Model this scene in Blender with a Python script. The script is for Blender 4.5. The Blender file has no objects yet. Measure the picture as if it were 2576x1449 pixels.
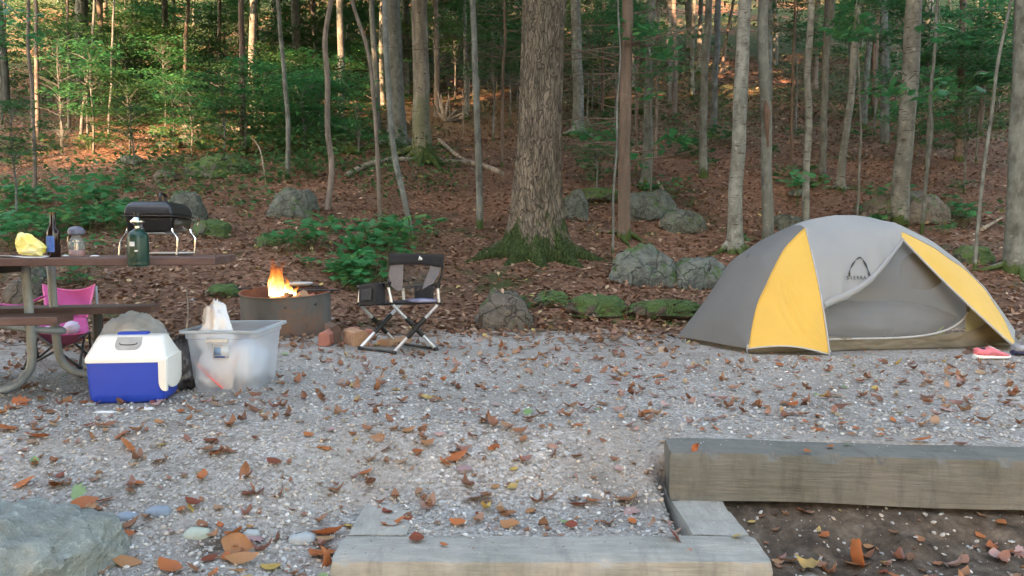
import bpy, math, random
import numpy as np
from mathutils import Vector, Matrix, noise
R = math.radians
random.seed(7)
rng = np.random.default_rng(11)
C = bpy.context.scene.collection
S = bpy.context.scene

# ---------------------------------------------------------------- camera, sky, sun, exposure
F, CX, CY, PITCH, EYE = 1983.0, 1288.0, 724.5, math.atan(124.5/1983), 0.85
cam = bpy.data.cameras.new('camera'); camo = bpy.data.objects.new('camera', cam); C.objects.link(camo)
cam.sensor_width = 36; cam.lens = 36*F/2576; cam.clip_start = 0.05; cam.clip_end = 600
camo.location = (0, 0, EYE); camo.rotation_euler = (R(90)-PITCH, 0, 0)
S.camera = camo
SUN_EL, SUN_AZ = 19.0, 212.0          # azimuth clockwise from +Y: the sun stands low behind the camera, to its left
w = bpy.data.worlds.new('World'); S.world = w; w.use_nodes = True
nt = w.node_tree; bg = nt.nodes['Background']
sky = nt.nodes.new('ShaderNodeTexSky'); sky.sky_type = 'NISHITA'; sky.sun_disc = False
sky.sun_elevation = R(SUN_EL); sky.sun_rotation = R(SUN_AZ)
sky.air_density = 1.0; sky.dust_density = 2.5; sky.ozone_density = 0.6
tint = nt.nodes.new('ShaderNodeMix'); tint.data_type = 'RGBA'; tint.blend_type = 'MULTIPLY'; tint.inputs[0].default_value = 1; tint.inputs[7].default_value = (1.0, .885, .745, 1)
nt.links.new(sky.outputs[0], tint.inputs[6]); nt.links.new(tint.outputs[2], bg.inputs[0]); bg.inputs[1].default_value = 0.15
sl = bpy.data.lights.new('sun', 'SUN'); sl.energy = 2.9; sl.angle = R(0.5); sl.color = (1.0, 0.52, 0.27)
so = bpy.data.objects.new('sun', sl); C.objects.link(so)
sd = Vector((math.sin(R(SUN_AZ))*math.cos(R(SUN_EL)), math.cos(R(SUN_AZ))*math.cos(R(SUN_EL)), math.sin(R(SUN_EL))))
so.rotation_euler = sd.to_track_quat('Z', 'Y').to_euler(); so.location = sd*50
S.view_settings.view_transform = 'Standard'; S.view_settings.look = 'None'
S.view_settings.exposure = 3.62; S.view_settings.gamma = 1.0
S.cycles.max_bounces = 6; S.cycles.diffuse_bounces = 3; S.cycles.glossy_bounces = 2
S.cycles.transparent_max_bounces = 12; S.cycles.transmission_bounces = 4
S.cycles.use_denoising = True; S.cycles.sample_clamp_indirect = 4.0

# ---------------------------------------------------------------- picture point -> world
def ray(vx, vy):
    return Vector(((vx-CX)/F, math.cos(PITCH)-(vy-CY)/F*math.sin(PITCH), -math.sin(PITCH)-(vy-CY)/F*math.cos(PITCH)))
def P(vx, vy, d):
    r = ray(vx, vy); return Vector((0, 0, EYE)) + r*(d/r.y)
def PZ(vx, vy, z):
    r = ray(vx, vy); return Vector((0, 0, EYE)) + r*((z-EYE)/r.z)
def sstep(a, b, x):
    t = np.clip((x-a)/(b-a), 0, 1); return t*t*(3-2*t)
# cheap smooth value noise on arrays
_perm = rng.random((256, 256))
def vn(x, y, s=1.0, o=0):
    x = np.asarray(x)*s+o*17.3+1000; y = np.asarray(y)*s+o*7.7+1000
    xi = np.floor(x).astype(int); yi = np.floor(y).astype(int); fx = x-xi; fy = y-yi
    fx = fx*fx*(3-2*fx); fy = fy*fy*(3-2*fy)
    g = lambda a, b: _perm[a & 255, b & 255]
    return (g(xi, yi)*(1-fx)+g(xi+1, yi)*fx)*(1-fy)+(g(xi, yi+1)*(1-fx)+g(xi+1, yi+1)*fx)*fy*1.0
def fbm(x, y, s=1.0, o=0, n=3):
    a = 0; k = 1.0; t = 0
    for i in range(n):
        a = a+k*(vn(x, y, s*2**i, o+i)-.5); t += k; k *= .5
    return a/t*2
def timber_line(x): return 3.14-0.10*(x-.63)
def edge(x):
    x = np.asarray(x, float)
    e = 7.35+0.25*fbm(x, x*0+3, .8, 5)
    return e - 0.6*sstep(-1.2, -2.4, x) - .15*sstep(.4, 1.6, x)
def terr(x, y):
    x = np.asarray(x, float); y = np.asarray(y, float)
    u = np.maximum(0, y-edge(x)); uu = u*u/(u+.5)
    z = .225*uu+.0030*uu*uu
    z = z+np.minimum(1, u/3)*(.16*fbm(x, y, .35, 1)+.07*fbm(x, y, 1.1, 2))+np.minimum(1, u/12)*.7*fbm(x, y, .09, 8)
    # bank with moss right of the chair
    bk = np.exp(-((x-1.55)/1.0)**2)*np.exp(-((y-7.9)/.42)**2); z = z+.13*bk
    z = z+.012*fbm(x, y, 1.3, 4)+.006*fbm(x, y, 5, 9)
    near = sstep(3.6, 2.5, y)
    # left: gravel sinks towards the camera
    z = z-near*(.24*sstep(-.45, -.9, x))
    # inside the step frame
    ins = sstep(-.95, -.5, x)*sstep(.75, .62, x)
    z = z-ins*.20*sstep(3.60, 2.95, y)
    # in front of the timbers
    rp = sstep(.60, .64, x)
    tl = timber_line(x)
    z = z-rp*(.205*sstep(tl+.16, tl+.10, y)+.10*sstep(tl+.05, tl-.35, y)+.05*sstep(tl+.02, tl-.2, y)*fbm(x, y, 7, 3))
    z = z-.12*sstep(2.56, 2.44, y)*sstep(-.62, -.5, x)
    bl = sstep(-.615, -.575, x)*sstep(-.35+.10*fbm(x*0, y, 5, 2), -.41+.10*fbm(x*0, y, 5, 2), x+.25*sstep(2.7, 3.1, y))*sstep(3.12, 2.98, y+.12*fbm(x, y, 9, 7)); z = z*(1-bl)+np.minimum(z, -.215)*bl
    z = np.where(y < 2.3, np.minimum(z, z-.02*(2.3-y)), z)
    back = sstep(2, -6, y); z = z*(1-back)-.35*back
    return z
def tz(x, y): return float(terr(x, y))
def G(vx, vy, dmin=2.0):
    r = ray(vx, vy); o = Vector((0, 0, EYE)); t = dmin; 
    while t < 130:
        p = o+r*(t/r.y)
        if p.z < tz(p.x, p.y): break
        t *= 1.004
    return o+r*(t/r.y)

# ---------------------------------------------------------------- mesh kit
def tag(o, label=None, cat=None, group=None, kind=None):
    if label: o['label'] = label
    if cat: o['category'] = cat
    if group: o['group'] = group
    if kind: o['kind'] = kind
    return o
def thing(name, label, cat, loc=(0, 0, 0), group=None):
    o = bpy.data.objects.new(name, None); C.objects.link(o); o.location = loc; o.empty_display_size = .1
    return tag(o, label, cat, group)
def wloc(o):
    v = Vector((0, 0, 0))
    while o is not None: v = v+Vector(o.location); o = o.parent
    return v
def link(name, me, m, parent=None, smooth=False, loc=None):
    o = bpy.data.objects.new(name, me); C.objects.link(o)
    if m is not None and not me.materials: me.materials.append(m)
    if smooth: me.polygons.foreach_set('use_smooth', [True]*len(me.polygons))
    if parent is not None: o.parent = parent
    if loc is not None: o.location = loc
    return o
def npmesh(name, V, Fc):
    """V (n,3) array, Fc (m,k) int array"""
    me = bpy.data.meshes.new(name); V = np.asarray(V, np.float32); Fc = np.asarray(Fc, np.int32); k = Fc.shape[1]
    me.vertices.add(len(V)); me.vertices.foreach_set('co', V.ravel())
    me.loops.add(Fc.size); me.loops.foreach_set('vertex_index', Fc.ravel())
    me.polygons.add(len(Fc)); me.polygons.foreach_set('loop_start', np.arange(0, Fc.size, k, dtype=np.int32))
    me.update(calc_edges=True); return me
class MB:
    def __init__(s): s.v = []; s.f = []
    def add(s, vs, fs):
        b = len(s.v); s.v += [Vector(v) for v in vs]; s.f += [tuple(b+i for i in f) for f in fs]; return s
    def box(s, c, size, ax=None, taper=1.0):
        c = Vector(c); X, Y, Z = ax if ax else (Vector((1, 0, 0)), Vector((0, 1, 0)), Vector((0, 0, 1)))
        a, b, h = [k/2 for k in size]; vs = []
        for dz in (-1, 1):
            t = taper if dz > 0 else 1
            for dx, dy in ((-1, -1), (1, -1), (1, 1), (-1, 1)): vs.append(c+X*a*dx*t+Y*b*dy*t+Z*h*dz)
        return s.add(vs, [(0, 3, 2, 1), (4, 5, 6, 7), (0, 1, 5, 4), (1, 2, 6, 5), (2, 3, 7, 6), (3, 0, 4, 7)])
    def tube(s, pts, r, n=8, cap=True, flat=None):
        pts = [Vector(p) for p in pts]; m = len(pts)
        rs = [r]*m if not hasattr(r, '__len__') else list(r)
        t0 = (pts[1]-pts[0]).normalized(); up = Vector((0, 0, 1)) if abs(t0.z) < .9 else Vector((0, 1, 0))
        a = t0.cross(up).normalized(); vs = []
        for i, p in enumerate(pts):
            t = (pts[min(i+1, m-1)]-pts[max(i-1, 0)]).normalized()
            a = (a-t*a.dot(t)).normalized(); b = t.cross(a)
            for k in range(n):
                g = 2*math.pi*k/n; vs.append(p+(a*math.cos(g)+b*math.sin(g))*rs[i])
        fs = [(i*n+k, i*n+(k+1) % n, (i+1)*n+(k+1) % n, (i+1)*n+k) for i in range(m-1) for k in range(n)]
        if cap: fs += [tuple(reversed(range(n))), tuple(range((m-1)*n, m*n))]
        return s.add(vs, fs)
    def lathe(s, prof, c, n=24, axis=(0, 0, 1)):
        c = Vector(c); A = Vector(axis).normalized(); q = A.to_track_quat('Z', 'Y'); vs = []
        for (r, z) in prof:
            for k in range(n):
                g = 2*math.pi*k/n; vs.append(c+q@Vector((r*math.cos(g), r*math.sin(g), z)))
        m = len(prof)
        fs = [(i*n+k, i*n+(k+1) % n, (i+1)*n+(k+1) % n, (i+1)*n+k) for i in range(m-1) for k in range(n)]
        if prof[0][0] > 1e-4: fs.append(tuple(reversed(range(n))))
        if prof[-1][0] > 1e-4: fs.append(tuple(range((m-1)*n, m*n)))
        return s.add(vs, fs)
    def grid(s, fn, nu, nv, closed=False):
        vs = [fn(i/nu, j/nv) for j in range(nv+1) for i in range(nu+1)]; W = nu+1
        return s.add(vs, [(j*W+i, j*W+i+1, (j+1)*W+i+1, (j+1)*W+i) for j in range(nv) for i in range(nu)])
    def build(s, name, m, parent=None, smooth=True, bev=0, solid=0, label=None, org=None, sub=0, flatang=None):
        o0 = wloc(parent) if parent is not None else Vector(org or (0, 0, 0))
        me = bpy.data.meshes.new(name); me.from_pydata([tuple(v-o0) for v in s.v], [], s.f); me.update()
        o = link(name, me, m, parent, smooth)
        if parent is None: o.location = o0
        if flatang is None: flatang = 40
        if smooth:
            bpy_set_sharp(me, flatang)
        if solid:
            q = o.modifiers.new('s', 'SOLIDIFY'); q.thickness = solid; q.offset = 0
        if bev:
            q = o.modifiers.new('b', 'BEVEL'); q.width = bev; q.segments = 3; q.limit_method = 'ANGLE'; q.angle_limit = R(35)
        if sub:
            q = o.modifiers.new('u', 'SUBSURF'); q.levels = sub; q.render_levels = sub
        if label: o['label'] = label
        return o
def bpy_set_sharp(me, ang):
    ef = {}
    for p in me.polygons:
        for ek in p.edge_keys: ef.setdefault(ek, []).append(p.normal)
    c = math.cos(R(ang))
    for e in me.edges:
        ns = ef.get(e.key, ())
        if len(ns) == 2 and ns[0].dot(ns[1]) < c: e.use_edge_sharp = True
def smoothpath(pts, n=6):
    pts = [Vector(p) for p in pts]; out = []
    for i in range(len(pts)-1):
        p0 = pts[max(i-1, 0)]; p1 = pts[i]; p2 = pts[i+1]; p3 = pts[min(i+2, len(pts)-1)]
        for k in range(n):
            t = k/n; out.append(.5*((2*p1)+(p2-p0)*t+(2*p0-5*p1+4*p2-p3)*t*t+(3*p1-p0-3*p2+p3)*t**3))
    return out+[pts[-1]]

# ---------------------------------------------------------------- materials
def newmat(name):
    m = bpy.data.materials.new(name); m.use_nodes = True; nt = m.node_tree
    return m, nt, nt.nodes['Principled BSDF'], nt.nodes.new, nt.links.new
def col(c): return (c[0], c[1], c[2], 1)
def ramp(nt, fac, stops):
    r = nt.nodes.new('ShaderNodeValToRGB'); e = r.color_ramp.elements
    while len(e) < len(stops): e.new(.5)
    for q, (p, c) in zip(e, stops): q.position = p; q.color = col(c) if hasattr(c, '__len__') else (c, c, c, 1)
    nt.links.new(fac, r.inputs[0]); return r.outputs[0]
def noise_n(nt, scale, detail=4, coord=None, rough=.55, stretch=None):
    n = nt.nodes.new('ShaderNodeTexNoise'); n.inputs['Scale'].default_value = scale; n.inputs['Detail'].default_value = detail
    n.inputs['Roughness'].default_value = rough
    if coord is not None:
        if stretch:
            mp = nt.nodes.new('ShaderNodeMapping'); mp.inputs['Scale'].default_value = stretch
            nt.links.new(coord, mp.inputs[0]); coord = mp.outputs[0]
        nt.links.new(coord, n.inputs['Vector'])
    return n.outputs[0]
def mix(nt, fac, a, b, mode='MIX'):
    m = nt.nodes.new('ShaderNodeMix'); m.data_type = 'RGBA'; m.blend_type = mode
    for s, v in ((m.inputs[0], fac), (m.inputs[6], a), (m.inputs[7], b)):
        if isinstance(v, (int, float)): s.default_value = v
        elif hasattr(v, 'is_output'): nt.links.new(v, s)
        else: s.default_value = col(v)
    return m.outputs[2]
def math_n(nt, op, a, b=None, clamp=False):
    m = nt.nodes.new('ShaderNodeMath'); m.operation = op; m.use_clamp = clamp
    for s, v in ((m.inputs[0], a), (m.inputs[1], b)):
        if v is None: continue
        if isinstance(v, (int, float)): s.default_value = v
        else: nt.links.new(v, s)
    return m.outputs[0]
def bump(nt, b, h, dist, strength=.6):
    n = nt.nodes.new('ShaderNodeBump'); n.inputs['Distance'].default_value = dist; n.inputs['Strength'].default_value = strength
    nt.links.new(h, n.inputs['Height']); nt.links.new(n.outputs[0], b.inputs['Normal'])
def tc(nt, k='Object'):
    return nt.nodes.new('ShaderNodeTexCoord').outputs[k]
def plain(name, c1, c2=None, scale=12, rough=.6, bmp=0, metal=0, stretch=None, spec=.5, dirt=None, emis=None):
    m, nt, b, N, L = newmat(name); co = tc(nt)
    c2 = c2 or tuple(k*.75 for k in c1)
    n = noise_n(nt, scale, 5, co, .6, stretch)
    f = ramp(nt, n, [(.35, 0.0), (.65, 1.0)])
    c = mix(nt, f, c1, c2)
    if dirt:
        d = ramp(nt, noise_n(nt, scale*.3+1, 6, co, .7), [(.52, 0.0), (.68, 1.0)]); c = mix(nt, math_n(nt, 'MULTIPLY', d, .7), c, dirt)
    L(c, b.inputs['Base Color']); b.inputs['Roughness'].default_value = rough; b.inputs['Metallic'].default_value = metal
    b.inputs['Specular IOR Level'].default_value = spec
    if bmp: bump(nt, b, n, bmp)
    return m
def translucent(name, c, rough=.5, transp=.2, trans=.4, scale=6, c2=None, bmp=.0, glossy=True):
    """thin sheet: part see-through, part light-passing, part diffuse"""
    m, nt, b, N, L = newmat(name); co = tc(nt)
    n = noise_n(nt, scale, 4, co); cc = mix(nt, ramp(nt, n, [(.35, 0.0), (.65, 1.0)]), c, c2 or tuple(k*.85 for k in c))
    L(cc, b.inputs['Base Color']); b.inputs['Roughness'].default_value = rough
    if not glossy: b.inputs['Specular IOR Level'].default_value = .1
    t = N('ShaderNodeBsdfTranslucent'); L(cc, t.inputs[0]); tr = N('ShaderNodeBsdfTransparent')
    m1 = N('ShaderNodeMixShader'); m1.inputs[0].default_value = trans; L(b.outputs[0], m1.inputs[1]); L(t.outputs[0], m1.inputs[2])
    m2 = N('ShaderNodeMixShader'); m2.inputs[0].default_value = transp; L(m1.outputs[0], m2.inputs[1]); L(tr.outputs[0], m2.inputs[2])
    L(m2.outputs[0], nt.nodes['Material Output'].inputs[0])
    if bmp: bump(nt, b, n, bmp)
    return m
def leafmat(name, stops, trans=.35, rough=.5):
    m, nt, b, N, L = newmat(name); g = N('ShaderNodeNewGeometry'); oi = N('ShaderNodeObjectInfo')
    r = math_n(nt, 'FRACT', math_n(nt, 'ADD', g.outputs['Random Per Island'], oi.outputs['Random']))
    c = ramp(nt, r, stops); c = mix(nt, ramp(nt, noise_n(nt, 30, 3, tc(nt)), [(.3, .0), (.7, .5)]), c, (c_dark(stops)))
    L(c, b.inputs['Base Color']); b.inputs['Roughness'].default_value = rough; b.inputs['Specular IOR Level'].default_value = .3
    t = N('ShaderNodeBsdfTranslucent'); L(c, t.inputs[0])
    m1 = N('ShaderNodeMixShader'); m1.inputs[0].default_value = trans; L(b.outputs[0], m1.inputs[1]); L(t.outputs[0], m1.inputs[2])
    L(m1.outputs[0], nt.nodes['Material Output'].inputs[0]); return m
def c_dark(stops):
    a = [sum(s[1][i] for s in stops)/len(stops)*.6 for i in range(3)]; return tuple(a)

M = {}
M['rust_leaf'] = leafmat('rust_leaf', [(0, (.25, .11, .065)), (.25, (.36, .17, .085)), (.45, (.15, .065, .045)), (.65, (.42, .26, .16)), (.8, (.28, .13, .11)), (.92, (.40, .27, .23)), (1, (.5, .38, .12))], .2)
M['rust_leaf_a'] = leafmat('rust_leaf_a', [(0, (.50, .18, .065)), (1, (.40, .13, .05))], .2)
M['rust_leaf_b'] = leafmat('rust_leaf_b', [(0, (.46, .25, .11)), (1, (.40, .20, .10))], .2)
M['rust_leaf_c'] = leafmat('rust_leaf_c', [(0, (.22, .07, .04)), (1, (.30, .09, .06))], .2)
M['rust_leaf_d'] = leafmat('rust_leaf_d', [(0, (.52, .34, .30)), (1, (.42, .28, .30))], .2)
M['rust_leaf_e'] = leafmat('rust_leaf_e', [(0, (.62, .42, .10)), (1, (.50, .36, .14))], .2)
M['rust_leaf_f'] = leafmat('rust_leaf_f', [(0, (.20, .34, .13)), (1, (.33, .42, .20))], .2)
M['litter'] = leafmat('litter', [(0, (.12, .062, .04)), (.2, (.22, .115, .072)), (.42, (.15, .075, .046)), (.58, (.32, .20, .135)), (.72, (.10, .05, .033)), (.86, (.38, .26, .19)), (.96, (.48, .38, .28)), (1, (.5, .42, .14))], .1)
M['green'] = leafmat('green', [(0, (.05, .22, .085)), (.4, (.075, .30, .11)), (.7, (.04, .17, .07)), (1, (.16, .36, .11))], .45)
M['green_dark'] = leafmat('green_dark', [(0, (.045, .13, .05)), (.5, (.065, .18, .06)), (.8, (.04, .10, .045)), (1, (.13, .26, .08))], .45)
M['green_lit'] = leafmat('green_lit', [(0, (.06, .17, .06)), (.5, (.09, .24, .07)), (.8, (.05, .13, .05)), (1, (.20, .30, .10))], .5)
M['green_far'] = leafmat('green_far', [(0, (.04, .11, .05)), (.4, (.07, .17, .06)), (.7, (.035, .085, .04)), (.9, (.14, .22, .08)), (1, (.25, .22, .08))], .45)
M['green_low'] = leafmat('green_low', [(0, (.04, .13, .05)), (.4, (.07, .20, .07)), (.7, (.035, .10, .045)), (.90, (.14, .26, .08)), (1, (.28, .24, .07))], .4)
M['canopy'] = leafmat('canopy', [(0, (.04, .10, .03)), (.5, (.07, .14, .04)), (1, (.03, .08, .03))], .3)
M['needle'] = leafmat('needle', [(0, (.02, .06, .03)), (.6, (.03, .08, .035)), (1, (.05, .10, .04))], .2)

def ground_mat():
    m, nt, b, N, L = newmat('ground_mix'); co = N('ShaderNodeNewGeometry').outputs['Position']
    at = N('ShaderNodeAttribute'); at.attribute_name = 'zone'; sep = N('ShaderNodeSeparateColor'); L(at.outputs['Color'], sep.inputs[0])
    forest, dirt, moss = sep.outputs[0], sep.outputs[1], sep.outputs[2]
    def vor(scale, out='Color', feat='F1'):
        v = N('ShaderNodeTexVoronoi'); v.inputs['Scale'].default_value = scale; v.feature = feat; L(co, v.inputs['Vector']); return v
    # gravel
    v1 = vor(72); v2 = vor(27); n1 = noise_n(nt, 1.6, 5, co, .6); n2 = noise_n(nt, 60, 4, co, .7)
    s1 = N('ShaderNodeSeparateColor'); L(v1.outputs['Color'], s1.inputs[0]); s2 = N('ShaderNodeSeparateColor'); L(v2.outputs['Color'], s2.inputs[0])
    g1 = ramp(nt, s1.outputs[0], [(0, (.20, .18, .165)), (.35, (.33, .305, .28)), (.7, (.44, .415, .39)), (.92, (.56, .54, .52)), (1, (.70, .69, .68))])
    g2 = ramp(nt, s2.outputs[1], [(0, (.27, .24, .21)), (.5, (.40, .37, .34)), (.85, (.36, .37, .37)), (1, (.58, .56, .54))])
    gr = mix(nt, ramp(nt, s2.outputs[0], [(.5, .0), (.9, .8)]), g1, g2)
    gr = mix(nt, ramp(nt, n1, [(.36, .0), (.62, .8)]), gr, (.33, .305, .275))
    gr = mix(nt, math_n(nt, 'MULTIPLY', ramp(nt, noise_n(nt, .9, 7, co, .75), [(.50, 0.0), (.66, 1.0)]), .55), gr, (.13, .105, .085))
    gr = mix(nt, math_n(nt, 'MULTIPLY', ramp(nt, n2, [(.35, 1.0), (.5, 0.0)]), .55), gr, (.10, .085, .075))
    # forest litter
    v3 = vor(22); v4 = vor(45); s3 = N('ShaderNodeSeparateColor'); L(v3.outputs['Color'], s3.inputs[0]); s4 = N('ShaderNodeSeparateColor'); L(v4.outputs['Color'], s4.inputs[0])
    lit = ramp(nt, s3.outputs[0], [(0, (.05, .03, .02)), (.3, (.12, .062, .04)), (.6, (.18, .095, .062)), (.85, (.26, .155, .105)), (1, (.36, .25, .18))])
    lit2 = ramp(nt, s4.outputs[0], [(0, (.04, .025, .018)), (.5, (.13, .07, .046)), (1, (.28, .175, .125))])
    lit = mix(nt, .5, lit, lit2)
    n3 = noise_n(nt, .55, 5, co, .65)
    lit = mix(nt, ramp(nt, n3, [(.45, .0), (.68, .75)]), lit, (.045, .03, .02))
    n4 = noise_n(nt, 1.1, 6, co, .7); mo = ramp(nt, n4, [(.57, .0), (.66, .8)])
    lit = mix(nt, mo, lit, (.035, .06, .018))
    sp_ = N('ShaderNodeSeparateXYZ'); L(co, sp_.inputs[0]); fy = N('ShaderNodeMapRange'); fy.inputs[1].default_value = 16; fy.inputs[2].default_value = 34; L(sp_.outputs[1], fy.inputs[0])
    gf = math_n(nt, 'MULTIPLY', ramp(nt, noise_n(nt, .35, 6, co, .7), [(.42, 0.0), (.52, 1.0)]), fy.outputs[0]); lit = mix(nt, math_n(nt, 'MULTIPLY', gf, .85), lit, (.035, .07, .03))
    # wobble the border between the two
    nf = noise_n(nt, 5, 5, co, .65); ff = math_n(nt, 'ADD', forest, math_n(nt, 'MULTIPLY', math_n(nt, 'SUBTRACT', nf, .5), 2.6))
    ff = ramp(nt, ff, [(.4, 0.0), (.62, 1.0)])
    c = mix(nt, ff, gr, lit)
    dn = noise_n(nt, 14, 6, co, .7); dc = ramp(nt, dn, [(.3, (.04, .03, .023)), (.5, (.095, .073, .055)), (.72, (.19, .155, .12))])
    df = ramp(nt, math_n(nt, 'ADD', dirt, math_n(nt, 'MULTIPLY', math_n(nt, 'SUBTRACT', nf, .5), .8)), [(.4, 0.0), (.6, 1.0)])
    c = mix(nt, df, c, dc)
    mf = ramp(nt, math_n(nt, 'ADD', moss, math_n(nt, 'MULTIPLY', math_n(nt, 'SUBTRACT', noise_n(nt, 5, 6, co, .75), .5), 2.2)), [(.55, 0.0), (.68, 1.0)])
    mc = ramp(nt, noise_n(nt, 40, 4, co), [(.3, (.02, .05, .008)), (.7, (.06, .13, .02))])
    c = mix(nt, mf, c, mc)
    L(c, b.inputs['Base Color']); b.inputs['Roughness'].default_value = .9; b.inputs['Specular IOR Level'].default_value = .2
    h = math_n(nt, 'ADD', math_n(nt, 'MULTIPLY', s1.outputs[0], .5), math_n(nt, 'MULTIPLY', n2, .8))
    h = math_n(nt, 'ADD', h, math_n(nt, 'MULTIPLY', s3.outputs[0], 1.0)); bump(nt, b, h, .02, .7)
    return m
M['ground'] = ground_mat()

def barkmat(name, c1, c2, c3=None, vs=1.0, bmp=.02, birch=False, moss_h=0.0, mosscol=(.026, .044, .012), furrow=False, scale=9):
    m, nt, b, N, L = newmat(name); co = tc(nt)
    oi = N('ShaderNodeObjectInfo'); ad = N('ShaderNodeVectorMath'); ad.operation = 'ADD'
    cmb = N('ShaderNodeCombineXYZ'); L(math_n(nt, 'MULTIPLY', oi.outputs['Random'], 50), cmb.inputs[0]); L(co, ad.inputs[0]); L(cmb.outputs[0], ad.inputs[1]); co2 = ad.outputs[0]
    st = (1, 1, .22*vs)
    n = noise_n(nt, scale, 6, co2, .65, st)
    c = ramp(nt, n, [(.33, c1), (.62, c2)])
    big = noise_n(nt, 2.2, 4, co2, .6, (1, 1, .6))
    if c3: c = mix(nt, ramp(nt, big, [(.48, .0), (.62, .8)]), c, c3)
    lich = noise_n(nt, 13, 5, co2, .7); c = mix(nt, ramp(nt, lich, [(.6, .0), (.68, .5)]), c, tuple(min(1, k*1.5+.05) for k in c2))
    if birch:
        n5 = noise_n(nt, 16, 4, co2, .6, (.45, .45, 2.6)); c = mix(nt, ramp(nt, n5, [(.60, 0.0), (.65, 1.0)]), c, (.05, .042, .035))
    h = n
    if furrow:
        wv = N('ShaderNodeTexVoronoi'); wv.inputs['Scale'].default_value = 30; mp = N('ShaderNodeMapping'); mp.inputs['Scale'].default_value = (1, 1, .13)
        dist = N('ShaderNodeVectorMath'); dist.operation = 'ADD'
        nn = N('ShaderNodeTexNoise'); nn.inputs['Scale'].default_value = 6; L(co2, nn.inputs['Vector'])
        sc = N('ShaderNodeVectorMath'); sc.operation = 'SCALE'; sc.inputs[3].default_value = .12; L(nn.outputs['Color'], sc.inputs[0])
        L(co2, dist.inputs[0]); L(sc.outputs[0], dist.inputs[1]); L(dist.outputs[0], mp.inputs[0]); L(mp.outputs[0], wv.inputs['Vector']); wv.feature = 'DISTANCE_TO_EDGE'
        gr = ramp(nt, wv.outputs[0], [(.0, 1.0), (.10, .0)])
        c = mix(nt, math_n(nt, 'MULTIPLY', gr, .6), c, (.055, .047, .038)); h = math_n(nt, 'SUBTRACT', n, gr)
    if moss_h > 0:
        sp = N('ShaderNodeSeparateXYZ'); L(co, sp.inputs[0]); zz = sp.outputs[2]
        mf = math_n(nt, 'SUBTRACT', 1.0, math_n(nt, 'DIVIDE', zz, moss_h))
        mf = math_n(nt, 'ADD', mf, math_n(nt, 'MULTIPLY', math_n(nt, 'SUBTRACT', noise_n(nt, 5, 5, co2, .7, (1, 1, .5)), .5), 2.8))
        mcol = mix(nt, ramp(nt, noise_n(nt, 50, 3, co), [(.3, .0), (.7, 1.0)]), mosscol, tuple(k*2.2 for k in mosscol))
        c = mix(nt, ramp(nt, mf, [(.45, 0.0), (.7, .95)]), c, mcol)
    L(c, b.inputs['Base Color']); b.inputs['Roughness'].default_value = .9; b.inputs['Specular IOR Level'].default_value = .15
    bump(nt, b, h, bmp, .9); return m
M['bark_big'] = barkmat('bark_big', (.066, .058, .047), (.20, .175, .14), (.11, .10, .078), .8, .03, moss_h=.62, mosscol=(.018, .032, .009), furrow=True, scale=14)
M['bark_grey'] = barkmat('bark_grey', (.062, .068, .064), (.172, .192, .184), (.108, .118, .11), 2.5, .006, moss_h=.25)
M['bark_pale'] = barkmat('bark_pale', (.08, .086, .08), (.215, .235, .222), (.122, .128, .118), 3, .006, birch=True, moss_h=.2)
M['bark_brown'] = barkmat('bark_brown', (.065, .05, .042), (.16, .125, .105), (.10, .085, .07), .7, .015, moss_h=.2)
M['bark_root'] = barkmat('bark_root', (.09, .085, .075), (.26, .25, .22), (.13, .15, .10), 1.0, .012, birch=True, moss_h=.7)
M['bark_tan'] = barkmat('bark_tan', (.085, .076, .066), (.205, .18, .158), (.125, .115, .10), 2, .006)
M['deadwood'] = barkmat('deadwood', (.13, .11, .09), (.34, .31, .27), (.18, .15, .12), 1, .01)

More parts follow.
